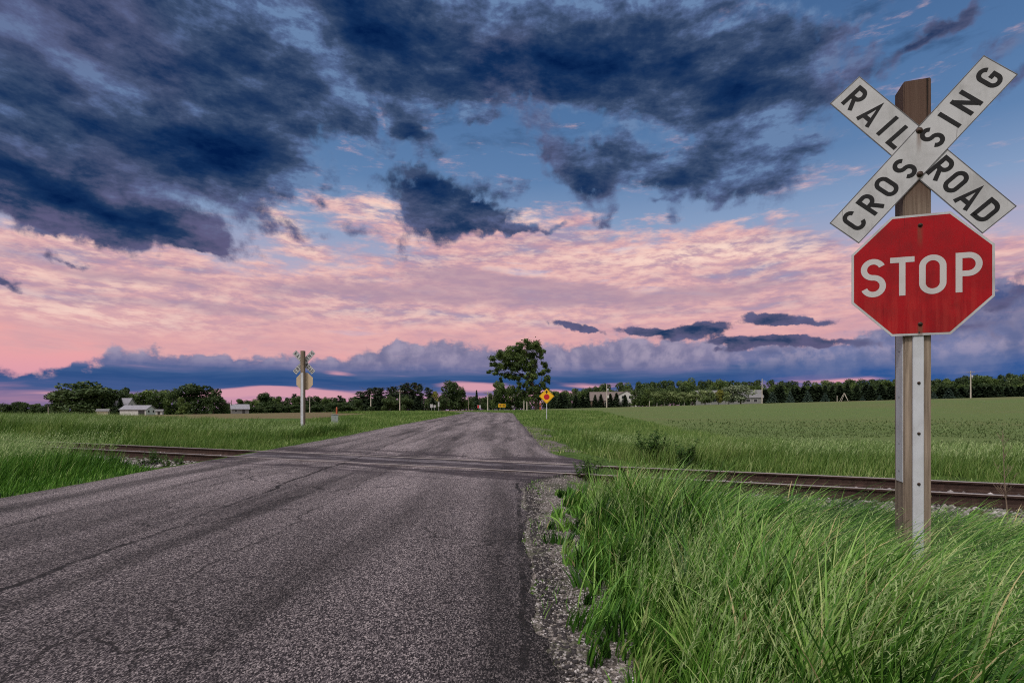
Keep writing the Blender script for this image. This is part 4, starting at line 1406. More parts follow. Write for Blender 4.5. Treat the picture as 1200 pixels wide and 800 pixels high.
x, y = scatter(185000, -20, -6.7, 4.2, 17.5, keep_left)
n = len(x)
d = road_l(y) - x
tall = sstep(d, .35, 1.7)
u, v = track_uv(x, y)
L = (.12 + .62 * tall * sstep(v, -1.6, -2.8) * (.60 + .40 * sstep(u, -5.5, -9.0))) * rng.uniform(.6, 1.25, n) * (.75 + .5 * vnoise(x, y, 1.6, 5))
L = np.maximum(L, .07)
grass_obj('tall_grass_left', x, y, L, rng.normal(.1, .8, n), rng.uniform(.02, .22, n), rng.gamma(3, .14, n) + .2, rng.uniform(.010, .017, n),
          np.clip(rng.normal(.42, .18, n), 0, .9), 5, 'grass').name = 'tall_grass'
x, y = scatter(14500, -19, -7.6, 4.5, 17, lambda x, y: keep_left(x, y) & (road_l(y) - x > .9) & (track_uv(x, y)[1] < -2.7))
n = len(x)
grass_obj('grass_seed_heads', x, y, rng.uniform(.65, .98, n), rng.normal(.1, .5, n), rng.uniform(.02, .15, n), rng.gamma(3, .14, n) + .25, np.full(n, .005), np.clip(rng.normal(.5, .2, n), 0, 1), 5, 'grass',
          dict(idx=np.arange(n), count=7, len=.055, w=.011, spread=.35))

# 3. beyond the track --------------------------------------------------------------------------
def far_band(name, side, n0, seeds_n):
    if side > 0:
        def keep(x, y):
            u, v = track_uv(x, y)
            return (v > 3.3 + .7 * (vnoise(x, y, .8) - .5)) & (v < 8.0) & (x > 2.6 + .8 * (vnoise(x, y, .5) - .5)) & (x < y * .98 + 6)
        bx = (2.0, 22, 5, 24)
    else:
        def keep(x, y):
            u, v = track_uv(x, y)
            return (v > 3.0 + .6 * (vnoise(x, y, .8) - .5)) & (v < 11.0) & (x < road_l(y) - 1.1) & (x > -y * .98 - 5)
        bx = (-36, -7.5, 14, 38)
    x, y = scatter(n0, *bx, keep)
    n = len(x)
    u, v = track_uv(x, y)
    tall = sstep(v, 3.0, 4.2)
    top = .54 if side > 0 else .92
    top = top * np.interp(x, [-26, -14, -8], [1, .80, .62]) if side < 0 else top
    L = (.25 + (top - .25) * tall) * rng.uniform(.65, 1.18, n) * (.78 + .42 * vnoise(x, y, .9, 5))
    sc = np.clip(y / 13, .8, 2)
    o = grass_obj(name, x, y, L, rng.normal(0, .8, n), rng.uniform(.02, .2, n), rng.gamma(3, .13, n) + .15, rng.uniform(.011, .018, n) * sc,
                  np.clip(rng.normal(.45, .18, n) + .2 * (vnoise(x, y, .5, 7) - .5), 0, .95), 4, 'grass_far')
    x, y = scatter(seeds_n, *bx, lambda x, y: keep(x, y) & (track_uv(x, y)[1] > 4.0))
    n = len(x)
    top = (.92 * np.interp(x, [-26, -14, -8], [1, .80, .62])) if side < 0 else top
    grass_obj('grass_seed_heads', x, y, rng.uniform(.85, 1.2, n) * top, rng.normal(0, .6, n), rng.uniform(.02, .15, n), rng.gamma(3, .12, n) + .2, np.full(n, .006) * np.clip(y / 13, .8, 2),
              np.clip(rng.normal(.55, .2, n), 0, 1), 4, 'grass_far', dict(idx=np.arange(n), count=5, len=.075, w=.013, spread=.35))


far_band('tall_grass', 1, 224000, 33000)
far_band('tall_grass', -1, 240000, 33000)

# mown and weedy verge right behind the rails
def keep_mown(x, y):
    u, v = track_uv(x, y)
    return (v > 1.45 + .4 * (vnoise(x, y, 2.0) - .5)) & (v < 4.2) & (((x > road_r(y) + .9) & (x < y + 6)) | ((x < road_l(y) - .15) & (x > -y * .98 - 1.5)))
x, y = scatter(190000, -34, 19, 3, 28, keep_mown)
n = len(x)
L = rng.uniform(.08, .24, n) * (.6 + .8 * vnoise(x, y, 1.1, 5)) * np.where(x > 0, 1.25, 1.0)
grass_obj('short_grass', x, y, L, rng.uniform(0, 6.28, n), rng.uniform(.05, .5, n), rng.uniform(.2, 1.0, n), rng.uniform(.010, .020, n), np.clip(rng.normal(.58, .18, n), 0, 1), 3, 'grass_far')

# 4. long verges beside the road, out to the bend ------------------------------------------------
def verge(side, n0, y0, y1):
    t = rng.random(n0)
    y = y0 * (y1 / y0) ** t
    wmax = np.interp(y, [15, 40, 110], [5.5, 9, 16])
    dd = rng.uniform(0, 1, n0) ** .8 * wmax
    if side > 0:
        x = road_r(y) + .10 + dd
        verge_gr = (y < 31) & (dd < np.interp(y, [13.4, 15, 18, 24, 28, 31, 33], [1.3, 1.1, 0.9, 1.0, 1.7, 1.3, 0.3])) & (vnoise(x, y, .9, 3) < .62)
        k = ~verge_gr & (track_uv(x, y)[1] > 1.7)
    else:
        x = road_l(y) - .05 - dd
        k = (track_uv(x, y)[1] > 1.7)
    x, y, dd = x[k], y[k], dd[k]
    n = len(x)
    tall = sstep(dd, .3, 2.2)
    top = (.60 if side < 0 else .50) * np.interp(y, [16, 24, 40], [1, .75, .6])
    L = (.10 + top * tall) * rng.uniform(.6, 1.2, n) * (.72 + .5 * vnoise(x, y, .45, 5))
    sc = np.clip(y / 14, 1, 5)
    grass_obj('roadside_grass', x, y, L, rng.normal(0, .9, n), rng.uniform(.02, .25, n), rng.gamma(3, .13, n) + .15, rng.uniform(.010, .018, n) * sc,
              np.clip(rng.normal(.50, .17, n) + .25 * (vnoise(x, y, .3, 7) - .5), 0, .95), 3, 'grass_far')


verge(1, 95000, 13, 108)
verge(-1, 95000, 16, 108)

# 5. crop leaves in the nearer rows of the field --------------------------------------------------
n0 = 45000
y = 15 * (50 / 15) ** rng.random(n0)
x = rng.uniform(0, 1, n0) * (y * .98 + 5) + 4
u, v = track_uv(x, y)
v = np.round(v / .76) * .76 + rng.normal(0, .07, n0)
x, y = track_xy(u, v)
k = in_crop(x, y) & (vnoise(x, y, .25, 3) > .2) & (rng.random(n0) < np.interp(y, [15, 28, 50], [1, .7, .1]))
x, y = x[k], y[k]
n = len(x)
sc = np.clip(y / 18, 1, 3.5)
grass_obj('crop_leaves', x, y, rng.uniform(.05, .11, n) * np.sqrt(sc), rng.uniform(0, 6.28, n), rng.uniform(.2, .9, n), rng.uniform(.2, .9, n), rng.uniform(.022, .042, n) * sc,
          np.clip(rng.normal(.5, .2, n), 0, 1), 2, 'soy', zoff=0)


# ------------------------------------------------------------------ weeds and dead stalks
def weed(name, px, D, h, spread, stems, label, cat, mat='weed', leaf=.07, per=26):
    p = at(px, D)
    root = empty(name, p)
    tag(root, label, cat)
    st = MB(); V, Q, tn = [], [], []
    for k in range(stems):
        a = random.uniform(0, 6.28); r = spread * math.sqrt(random.random())
        b0 = Vector((r * .5 * math.cos(a), r * .5 * math.sin(a), -.05)); hh = h * random.uniform(.6, 1.05)
        tip = Vector((r * math.cos(a), r * math.sin(a), hh))
        mid = (b0 + tip) / 2 + Vector((random.uniform(-.04, .04), random.uniform(-.04, .04), .05))
        st.tube([b0, mid, tip], [.008, .006, .003], 5)
        for j in range(per):
            t = random.uniform(.12, 1.0)
            c = b0.lerp(mid, t * 2) if t < .5 else mid.lerp(tip, t * 2 - 1)
            ld = Vector((random.gauss(0, 1), random.gauss(0, 1), random.uniform(-.2, .7))).normalized()
            s_ = leaf * random.uniform(.6, 1.3) * (1.2 - .6 * t)
            side = ld.cross(Vector((0, 0, 1))).normalized()
            b_ = len(V)
            V += [c, c + ld * s_ * .5 + side * s_ * .26 + Vector((0, 0, .02 * s_)), c + ld * s_ - Vector((0, 0, s_ * .25)), c + ld * s_ * .5 - side * s_ * .26 + Vector((0, 0, .02 * s_))]
            Q.append((b_, b_ + 1, b_ + 2, b_ + 3)); tn += [min(1, max(0, random.gauss(.45, .2)))] * 4
    st.build('stem', M['weed_stem'] if 'weed_stem' in M else M['dry'], root)
    link('leaves', mesh_np('leaves', np.array([v[:] for v in V]), quads=np.array(Q), mats=[M[mat]], tint=np.array(tn)), root)
    return root


M['weed_stem'] = simple('green stem', (0.08, 0.13, 0.04), 0.7)
weed('leafy_weed', 765, 13.6, .80, .48, 24, 'dark leafy weed clump standing in pale grass behind the far rail', 'weed', 'weed', .13, 34)
weed('leafy_weed', 801, 13.0, .66, .36, 16, 'smaller dark leafy weed right of the big weed clump behind the far rail', 'weed', 'weed', .12, 30)
weed('leafy_weed', 176, 13.6, .50, .35, 16, 'bright green leafy weed growing in the ballast before the rails left of the road', 'weed', 'weed', .09, 30)
weed('leafy_weed', 205, 13.2, .30, .35, 12, 'low spreading weed at the road edge beside the ballast', 'weed', 'weed', .08, 24)
weed('leafy_weed', 1014, 6.6, .42, .30, 14, 'leafy weed half hidden left of the wooden post', 'weed', 'weed', .07, 26)
weed('leafy_weed', 690, 9.9, .40, .40, 18, 'dark green weed where gravel meets the tall grass by the near rail', 'weed', 'weed', .08, 26)

p = at(1181, 6.4)
ds = empty('dry_weed', p)
tag(ds, 'tall dry leafless weed stalk with thin side twigs before the rails, right of the post', 'dead weed')
mb = MB()
main = [Vector((0, 0, -.05)), Vector((-.005, 0, .35)), Vector((-.03, .01, .75)), Vector((-.05, .01, 1.22))]
mb.tube(main, [.010, .008, .005, .002], 7)
mb.build('stem', M['dry'], ds)
mb = MB()
for k in range(26):
    t = random.uniform(.45, 1.0)
    f = t * 3; i = min(int(f), 2); c = main[i].lerp(main[i + 1], f - i)
    a = random.uniform(0, 6.28); l = random.uniform(.08, .24) * (1.25 - .6 * t)
    e_ = c + Vector((math.cos(a) * l * .55, math.sin(a) * l * .55, l * .85))
    mb.tube([c, c.lerp(e_, .5) + Vector((math.cos(a) * l * .08, math.sin(a) * l * .08, 0)), e_], [.0022, .0018, .001], 4)
    for j in range(3):
        q_ = c.lerp(e_, random.uniform(.4, .95)); a2 = random.uniform(0, 6.28); l2 = l * .35
        mb.tube([q_, q_ + Vector((math.cos(a2) * l2 * .6, math.sin(a2) * l2 * .6, l2 * .7))], [.0022, .001], 3)
for (x0, z0, x1, z1) in ((-.28, .02, -.62, .46), (-.12, .02, -.40, .34)):
    mb.tube([Vector((x0 + .26, .1, z0)), Vector((x1 + .02, .05, z1))], [.004, .002], 4)
mb.build('twigs', M['dry'], ds)
# ------------------------------------------------------------------ trees
def leaf_cloud(lobes, n, size, seed, shell=.55, upbias=.25, soft=0.0):
    """leaf-sized faces spread through lobes [(centre, radii, tint)]"""
    r_ = np.random.default_rng(seed)
    vol = np.array([np.prod(l[1]) ** (2 / 3) for l in lobes]); vol /= vol.sum()
    which = r_.choice(len(lobes), n, p=vol)
    C = np.array([l[0] for l in lobes])[which]; Rr = np.array([l[1] for l in lobes])[which]; Tn = np.array([l[2] for l in lobes])[which]
    d = r_.normal(0, 1, (n, 3)); d /= np.linalg.norm(d, axis=1)[:, None]
    rad = shell + (1.04 - shell) * r_.random(n) ** .6
    rag = 1 + .16 * np.sin(d[:, 0] * 9 + which) * np.cos(d[:, 2] * 8 + which * 2.1)
    if soft: rag = rag * (1 + r_.normal(0, soft, n))
    c = C + d * Rr * (rad * rag)[:, None]
    nrm = d * .7 + r_.normal(0, .75, (n, 3)); nrm[:, 2] += upbias
    nrm /= np.linalg.norm(nrm, axis=1)[:, None]
    ref = r_.normal(0, 1, (n, 3))
    a = np.cross(nrm, ref); a /= np.linalg.norm(a, axis=1)[:, None]
    b = np.cross(nrm, a)
    s = size * r_.uniform(.55, 1.35, n)[:, None]
    a = a * s; b = b * s * .62
    k = nrm * s * .25
    V = np.stack([c - a, c + b + k * .4 - a * .1, c + a, c - b + k * .4 + a * .1], 1)
    tint = np.clip(Tn + r_.normal(0, .16, n), 0, 1)
    return V.reshape(-1, 3), np.arange(n * 4).reshape(n, 4), np.repeat(tint, 4)


def trunk_mesh(name, h, r, limbs, seed, mat='bark', bare=.0):
    r_ = random.Random(seed)
    mb = MB()
    bend = [r_.uniform(-.03, .03) for _ in range(4)]
    pts = [Vector((0, 0, -.03)), Vector((bend[0], bend[1], h * .35)), Vector((bend[2], bend[3], h * .7)), Vector((0, 0, h))]
    mb.tube(pts, [r * 1.35, r, r * .7, r * .3], 7)
    for k in range(limbs):
        t = r_.uniform(.35, .9)
        f = t * 3; i = min(int(f), 2); c = pts[i].lerp(pts[i + 1], f - i)
        a = r_.uniform(0, 6.28); l = r_.uniform(.18, .34)
        e_ = c + Vector((math.cos(a) * l, math.sin(a) * l, l * r_.uniform(.3, .9)))
        mb.tube([c, c.lerp(e_, .5) + Vector((0, 0, .02)), e_], [r * .5, r * .35, r * .12], 5)
    o = mb.build(name, M[mat])
    me = o.data
    bpy.data.objects.remove(o)
    return me


def broadleaf_mesh(seed, n, size, mat, lobes_n=15, low=.12):
    r_ = random.Random(seed)
    lobes = []
    for k in range(lobes_n):
        a = r_.uniform(0, 6.28); t = r_.uniform(0, 1)
        z = low + .14 + (.80 - low) * t
        env = .40 * math.sqrt(max(.06, 1 - ((t - .42) / .66) ** 2))
        rr = env * math.sqrt(r_.random())
        s = r_.uniform(.11, .19)
        lobes.append(((rr * math.cos(a), rr * math.sin(a), z), (s * 1.15, s * 1.15, s * .85), r_.uniform(.28, .68)))
    lobes.append(((0, 0, .86), (.15, .15, .13), .55)); lobes.append(((0, 0, .5), (.27, .27, .3), .3))
    V, Q, T = leaf_cloud(lobes, n, size, seed)
    V[:, 2] = np.where(V[:, 2] < .03, .03 + .02 * rng.random(len(V)), V[:, 2])
    V[:, 2] *= 1.0 / V[:, 2].max()
    return mesh_np('crown', V, quads=Q, mats=[M[mat]], tint=T)


def conifer_mesh(seed, n, mat, wid=.24, low=.02, round_=1.0):
    """tiers of drooping boughs around the stem"""
    r_ = np.random.default_rng(seed)
    tiers = 17
    V, T = [], []
    for k in range(tiers):
        z = low + (1 - low) * (k + .5) / tiers
        rad = wid * (1 - (z - low) / (1 - low)) ** round_ + .012
        m = max(6, int(n / tiers * (.35 + rad / wid)))
        a = r_.uniform(0, 6.28, m); f = r_.uniform(.12, 1.0, m) * r_.uniform(.75, 1.1, m)
        c = np.stack([np.cos(a) * rad * f, np.sin(a) * rad * f, z - rad * f * .28 + r_.normal(0, .014, m)], 1)
        out = np.stack([np.cos(a), np.sin(a), -.3 + r_.normal(0, .25, m)], 1)
        side = np.stack([-np.sin(a), np.cos(a), r_.normal(0, .3, m)], 1)
        s = r_.uniform(.022, .045, m)[:, None]
        up = np.array((0, 0, 1.0))
        V.append(np.stack([c - out * s, c + side * s * .7, c + out * s * 1.3, c - side * s * .7], 1).reshape(-1, 3))
        T.append(np.repeat(np.clip(r_.normal(.4, .16, m) + .25 * (f - .5), 0, 1), 4))
    V = np.concatenate(V); T = np.concatenate(T)
    return mesh_np('crown', V, quads=np.arange(len(V)).reshape(-1, 4), mats=[M[mat]], tint=T)


def pine_mesh(seed, n, mat):
    """tall pine: open trunk below, flat layered sprays above"""
    r_ = random.Random(seed)
    lobes = []
    for k in range(15):
        t = k / 14
        z = .30 + .66 * t
        for j in range(2):
            a = r_.uniform(0, 6.28); rr = (.25 * (1 - .75 * t)) * r_.uniform(.3, 1.0)
            lobes.append(((rr * math.cos(a), rr * math.sin(a), z), (.13 * (1.1 - .6 * t), .13 * (1.1 - .6 * t), .030), r_.uniform(.25, .6)))
    V, Q, T = leaf_cloud(lobes, n, .026, seed, .1)
    return mesh_np('crown', V, quads=Q, mats=[M[mat]], tint=T)


PROTO = {}
for k in range(4):
    PROTO['dark', k] = (broadleaf_mesh(100 + k, 4200, .034, 'leaf_dark', 19, -.04), trunk_mesh('trunk', .75, .022, 5, k))
for k in range(4):
    PROTO['mid', k] = (broadleaf_mesh(200 + k, 4200, .034, 'leaf_mid', 19, -.04), trunk_mesh('trunk', .75, .022, 5, 10 + k))
for k in range(3):
    PROTO['pale', k] = (broadleaf_mesh(300 + k, 1500, .045, 'leaf_pale', 12, .22), trunk_mesh('trunk', .6, .028, 4, 20 + k, 'bark_pale'))
PROTO['silver', 0] = (broadleaf_mesh(400, 3000, .035, 'leaf_silver', 16, .05), trunk_mesh('trunk', .7, .02, 4, 30))
PROTO['yellow', 0] = (broadleaf_mesh(420, 1800, .042, 'leaf_yellow', 14, .1), trunk_mesh('trunk', .7, .02, 4, 31))
for k in range(3):
    PROTO['spruce', k] = (conifer_mesh(500 + k, 2600, 'needle', .25 + .03 * k), trunk_mesh('trunk', .9, .016, 0, 40 + k))
PROTO['bluespruce', 0] = (conifer_mesh(520, 2200, 'needle_blue', .34, .02, .8), trunk_mesh('trunk', .9, .016, 0, 45))
for k in range(3):
    PROTO['pine', k] = (pine_mesh(600 + k, 1900, 'needle'), trunk_mesh('trunk', .95, .017, 6, 50 + k))
NAMES = dict(dark='broadleaf_tree', mid='broadleaf_tree', pale='ornamental_tree', silver='silver_leaved_tree', yellow='broadleaf_tree', spruce='spruce_tree', bluespruce='spruce_tree', pine='pine_tree')
KS = {}


def tree(kind, px, D, top, wpx, label, group=None, base_dz=0.0, cat='tree'):
    ks = [k for k in PROTO if k[0] == kind]
    k = ks[random.randrange(len(ks))]
    p = at(px, D, base_dz)
    root = empty(NAMES[kind], p, random.uniform(0, 6.28))
    h = zat(top, D) - p.z
    w = wpx / F * D
    unit = {'spruce': .54, 'bluespruce': .68, 'pine': .62}.get(kind, .98)
    root.scale = (w / unit, w / unit, h)
    tag(root, label, cat, group)
    cme, tme = PROTO[k]
    link('crown', cme, root); link('trunk', tme, root)
    return root


def row(kinds, x0, x1, D, tops, step, wpx, label, group, Dj=6.0, tj=2.0, pj=.35):
    px = x0
    while px <= x1:
        top = float(np.interp(px, [t[0] for t in tops], [t[1] for t in tops])) + random.uniform(-tj, tj)
        tree(random.choice(kinds), px + random.uniform(-pj, pj) * step, D + random.uniform(-Dj, Dj), top, wpx * random.uniform(.8, 1.25), label, group)
        px += step * random.uniform(.85, 1.15)


# ---- the farm on the left
row(['dark'], -60, 66, 250, [(-60, 471), (10, 472), (17, 470), (60, 473)], 8, 15, 'low dark broadleaf tree in the hedge at the far left of the fields', 'hedge trees far left', 8, 1.2)
tree('dark', 99, 222, 445.5, 70, 'broad dark spreading tree left of the white farm garage, largest in the farmyard')
tree('dark', 73, 226, 456, 34, 'dark tree leaning out of the left side of the largest farmyard tree')
tree('dark', 122, 224, 453, 34, 'dark tree on the right flank of the largest farmyard tree')
tree('spruce', 141, 221, 465.5, 17, 'small dark conical evergreen against the left end of the white garage')
tree('dark', 147, 262, 453, 26, 'tall dark tree rising behind the blue grey farmhouse roof')
tree('mid', 172, 258, 455.5, 34, 'round green tree behind the white garage roof')
tree('mid', 190, 252, 456, 30, 'lighter green tree behind the right end of the white garage')
tree('mid', 206, 246, 454, 26, 'green tree between the garage and the tall dark farm tree')
tree('dark', 229, 238, 448.5, 50, 'tall wide dark tree right of the white garage')
tree('dark', 250, 236, 455, 24, 'dark tree on the right edge of the tall wide farm tree, beside the pole')
tree('mid', 214, 226, 465, 16, 'bushy small tree under the tall wide farm tree')
tree('dark', 262, 246, 467, 15, 'low dark tree left of the small grey roofed shed')
# ---- woods behind the fallow field
row(['dark', 'mid'], 282, 432, 300, [(282, 467), (300, 466), (330, 465), (360, 464), (400, 465), (432, 463)], 7.5, 15, 'green broadleaf tree in the low wood behind the fallow field', 'low wood behind the fallow field', 14, 1.4)
row(['dark'], 288, 426, 262, [(288, 474), (426, 472)], 9, 14, 'small dark tree along the front of the low wood', 'front trees of the low wood', 5, 1.2)
tree('dark', 312, 290, 459, 22, 'taller round tree standing above the low wood')
tree('pine', 345, 290, 461, 16, 'thin dark pine just left of the distant crossing sign')
tree('pine', 398, 285, 463, 16, 'thin dark pine above the low wood right of the distant crossing sign')
# ---- pines and trees towards the bend
row(['pine'], 424, 505, 214, [(424, 458), (436, 454), (455, 453), (470, 450), (480, 449), (492, 448), (500, 455)], 8, 24, 'tall dark pine in the stand left of the road bend', 'pine stand left of the bend', 8, 1.5)
row(['spruce', 'dark'], 420, 512, 188, [(420, 467), (450, 463), (490, 463), (512, 467)], 8, 16, 'lower dark evergreen in front of the tall pine stand', 'low evergreens before the pine stand', 4, 1.2)
tree('yellow', 509, 206, 457.5, 13, 'yellow green tree at the right end of the pine stand')
tree('dark', 527, 176, 444.8, 27, 'tall rounded dark tree left of the road bend')
tree('mid', 540, 180, 452, 24, 'green tree leaning against the tall rounded tree left of the bend')
tree('dark', 519, 172, 462, 15, 'small dark tree behind the white signs left of the bend')
row(['dark'], 549, 582, 230, [(549, 464), (582, 466)], 7, 13, 'low dark tree behind the poles at the road bend', 'low trees at the bend', 5, 1.0)
tree('spruce', 558.5, 215, 457, 10, 'pointed dark spruce behind the road bend')
tree('mid', 584, 168, 445, 21, 'narrow green tree left of the tall lone tree at the bend')
tree('mid', 598, 170, 450.5, 24, 'green tree behind the yellow arrow board')
tree('dark', 611, 168, 455, 22, 'dark tree behind the trunk of the tall lone tree')
tree('dark', 575, 176, 460, 13, 'small dark tree beside the poles left of the yellow arrow board')
# ---- far side of the crop field
row(['dark', 'mid'], 646, 712, 330, [(646, 458), (672, 455), (690, 453), (712, 452)], 9, 18, 'broadleaf tree in the wood behind the spruce row', 'wood behind the spruce row', 12, 1.2)
row(['dark', 'dark', 'mid'], 706, 1235, 330, [(706, 449), (745, 447), (790, 446), (812, 443), (850, 446), (890, 445), (960, 446), (1000, 445), (1040, 443), (1100, 443), (1140, 440), (1190, 437), (1235, 436)], 9.5, 21,
    'broadleaf tree on the wooded ridge beyond the crop field', 'trees of the wooded ridge', 22, 1.6)
row(['mid', 'dark'], 722, 1235, 286, [(722, 455), (800, 452), (900, 451), (1000, 450), (1100, 450), (1235, 447)], 13, 20, 'broadleaf tree low on the front of the wooded ridge', 'front trees of the wooded ridge', 12, 1.8)
row(['spruce'], 648, 738, 222, [(648, 461), (660, 462), (700, 461), (738, 462)], 8.5, 15, 'dark spruce in the clipped row before the brown roofed house', 'spruce row before the brown house', 3, 1.4)
row(['mid'], 746, 768, 226, [(746, 457), (757, 454), (768, 458)], 8, 15, 'leafy green tree right of the white house gable', 'green trees right of the gable', 3, 1.0)
row(['pale'], 771, 838, 219, [(771, 457), (800, 458), (838, 456)], 6.2, 16, 'small pale flowering tree in the orchard row along the field', 'pale orchard row', 2, 1.2)
tree('dark', 826, 229, 456.5, 14, 'round dark tree before the grey roof in the orchard')
tree('yellow', 842, 221, 456, 13, 'yellowish small tree in the middle of the orchard row')
tree('pale', 851, 220, 458, 14, 'pale bushy tree left of the large silvery tree')
tree('silver', 868, 222, 450.5, 34, 'large silvery tree before the grey roofed house')
tree('silver', 854, 224, 453, 20, 'smaller silvery tree on the left shoulder of the large silvery tree')
row(['spruce'], 899, 1235, 246, [(899, 456), (920, 453), (1000, 452), (1040, 452), (1100, 452), (1140, 453), (1235, 450)], 8.5, 20, 'dark spruce in the long windbreak along the field', 'spruce windbreak', 6, 2.0)
tree('bluespruce', 905, 226, 459, 15, 'rounded dark green spruce just right of the wooden pole by the grey house')
tree('bluespruce', 926, 226, 458.5, 11, 'young blue spruce before the windbreak, between two others')
tree('bluespruce', 946.5, 226, 457, 13, 'pale tipped blue spruce before the windbreak, tallest of the young ones')
tree('bluespruce', 967, 226, 460, 11, 'darker young spruce left of the swing frame')
tree('bluespruce', 1011, 222, 463.5, 7, 'tiny bright green spruce alone on the grass right of the swing frame')
tree('bluespruce', 1031, 224, 462, 7, 'little blue spruce left of the wooden post of the large sign')
tree('bluespruce', 1112, 222, 455, 15, 'dark young spruce between the large sign post and the right utility pole')
tree('bluespruce', 1094, 225, 459, 9, 'young spruce close behind the right edge of the large sign post')

# ---- the tall lone tree right of the bend
D = 122.0
p = at(628, D)
lt = empty('broadleaf_tree', p)
tag(lt, 'tall lone tree with an open lopsided crown right of the road bend', 'tree')
k_ = D / F
def L3(px, py, dy=0.0):
    return Vector(((px - 628) * k_, dy, zat(py, D) - p.z))
mb = MB()
t0 = Vector((0, 0, -.2))
mb.tube([t0, L3(628, 470), L3(627, 458), L3(623, 446), L3(617, 432)], [.34, .27, .24, .20, .12], 9)
limbs_ = [((627, 458), (634, 446), (637, 432)), ((625, 452), (612, 440), (598, 428)), ((623, 446), (607, 436), (588, 424)), ((619, 436), (604, 420), (596, 410)), ((617, 432), (616, 418), (618, 405)),
          ((622, 443), (628, 425), (634, 412)), ((612, 440), (598, 436), (580, 433)), ((627, 462), (636, 456), (640, 448)), ((626, 460), (618, 456), (610, 450))]
for i, (a, b_, c_) in enumerate(limbs_):
    dy = ((i * 37) % 7 - 3) * .55
    mb.tube([L3(*a), L3(*b_, dy * .6), L3(*c_, dy)], [.15, .10, .035], 6)
mb.build('trunk', M['bark'], lt)
r_ = random.Random(5)
lob = []
for (px, py, rx, ry_) in [(603, 409, 13, 5), (614, 405, 10, 5), (622, 408, 9, 6), (633, 410, 7, 4.5), (590, 413, 9, 4.5), (583, 420, 9, 3.6), (595, 420, 10, 5), (608, 418, 11, 6), (621, 419, 11, 6), (633, 418, 4, 3),
                          (579, 427, 5, 2.5), (590, 430, 9, 4), (602, 430, 10, 5), (614, 430, 10, 5.5), (625, 430, 8, 6), (574, 436, 4, 1.8), (583, 437, 6, 2.6), (596, 440, 6, 3), (606, 442, 7, 4), (617, 442, 8, 5), (628, 441, 7, 5),
                          (638, 428, 3.6, 4), (639, 436, 4.5, 3.5), (641, 444, 3.6, 3.2), (611, 452, 5, 4), (621, 453, 6, 4.5), (632, 452, 6.5, 4.5), (640, 455, 3, 2.6), (616, 462, 4, 3.5), (628, 463, 5, 3), (587, 445, 2.2, 2.6), (637, 462, 3, 2.5), (612, 466, 5, 3.5), (622, 468, 6, 3), (634, 467, 4, 2.6), (605, 458, 4, 4), (626, 458, 7, 4)]:
    for q_ in range(8):
        dy = r_.uniform(-1, 1) * 2.8
        s = r_.uniform(.28, .66)
        c_ = L3(px + r_.uniform(-.8, .8) * rx, py + r_.uniform(-.85, .85) * ry_, dy)
        lob.append((c_[:], (rx * k_ * s * .88, max(.6, rx * k_ * .5), ry_ * k_ * s * 1.25), r_.uniform(.25, .75)))
V, Q, T = leaf_cloud(lob, 54000, .165, 77, .1, .2, .30)
link('crown', mesh_np('crown', V, quads=Q, mats=[M['leaf_mid']], tint=T), lt)

# ------------------------------------------------------------------ shrubs and saplings that close the foot of the woods
def undergrowth(pxs, D, h, mat, seed, dep=4.0):
    """continuous low scrub along the foot of a row of trees"""
    lobes = []
    r_ = random.Random(seed)
    for (a, b_) in zip(pxs[:-1], pxs[1:]):
        n_ = max(2, int(abs(b_ - a) / 4))
        for k in range(n_):
            px = a + (b_ - a) * (k + r_.random()) / n_
            d_ = D + r_.uniform(-dep, dep)
            p = at(px, d_)
            hh = h * r_.uniform(.65, 1.25)
            w = 3.6 / F * D * r_.uniform(.8, 1.4)
            lobes.append(((p.x, p.y, p.z + hh * .45), (w, w * .8, hh * .58), r_.uniform(.2, .55)))
    V, Q, T = leaf_cloud(lobes, len(lobes) * 170, .36, seed, .45)
    return tag(link('undergrowth', mesh_np('undergrowth', V, quads=Q, mats=[M[mat]], tint=T)), kind='stuff')


undergrowth([-60, 60, 130], 258, 2.6, 'leaf_dark', 1)
undergrowth([160, 270], 262, 3.0, 'leaf_dark', 2)
undergrowth([266, 436], 312, 5.0, 'leaf_dark', 3, 8)
undergrowth([418, 520], 222, 4.0, 'leaf_dark', 4)
undergrowth([500, 650], 236, 4.6, 'leaf_dark', 5)
undergrowth([640, 780], 262, 5.0, 'leaf_dark', 6)
undergrowth([760, 905], 258, 5.0, 'leaf_dark', 7)
undergrowth([890, 1240], 262, 5.0, 'leaf_dark', 8)
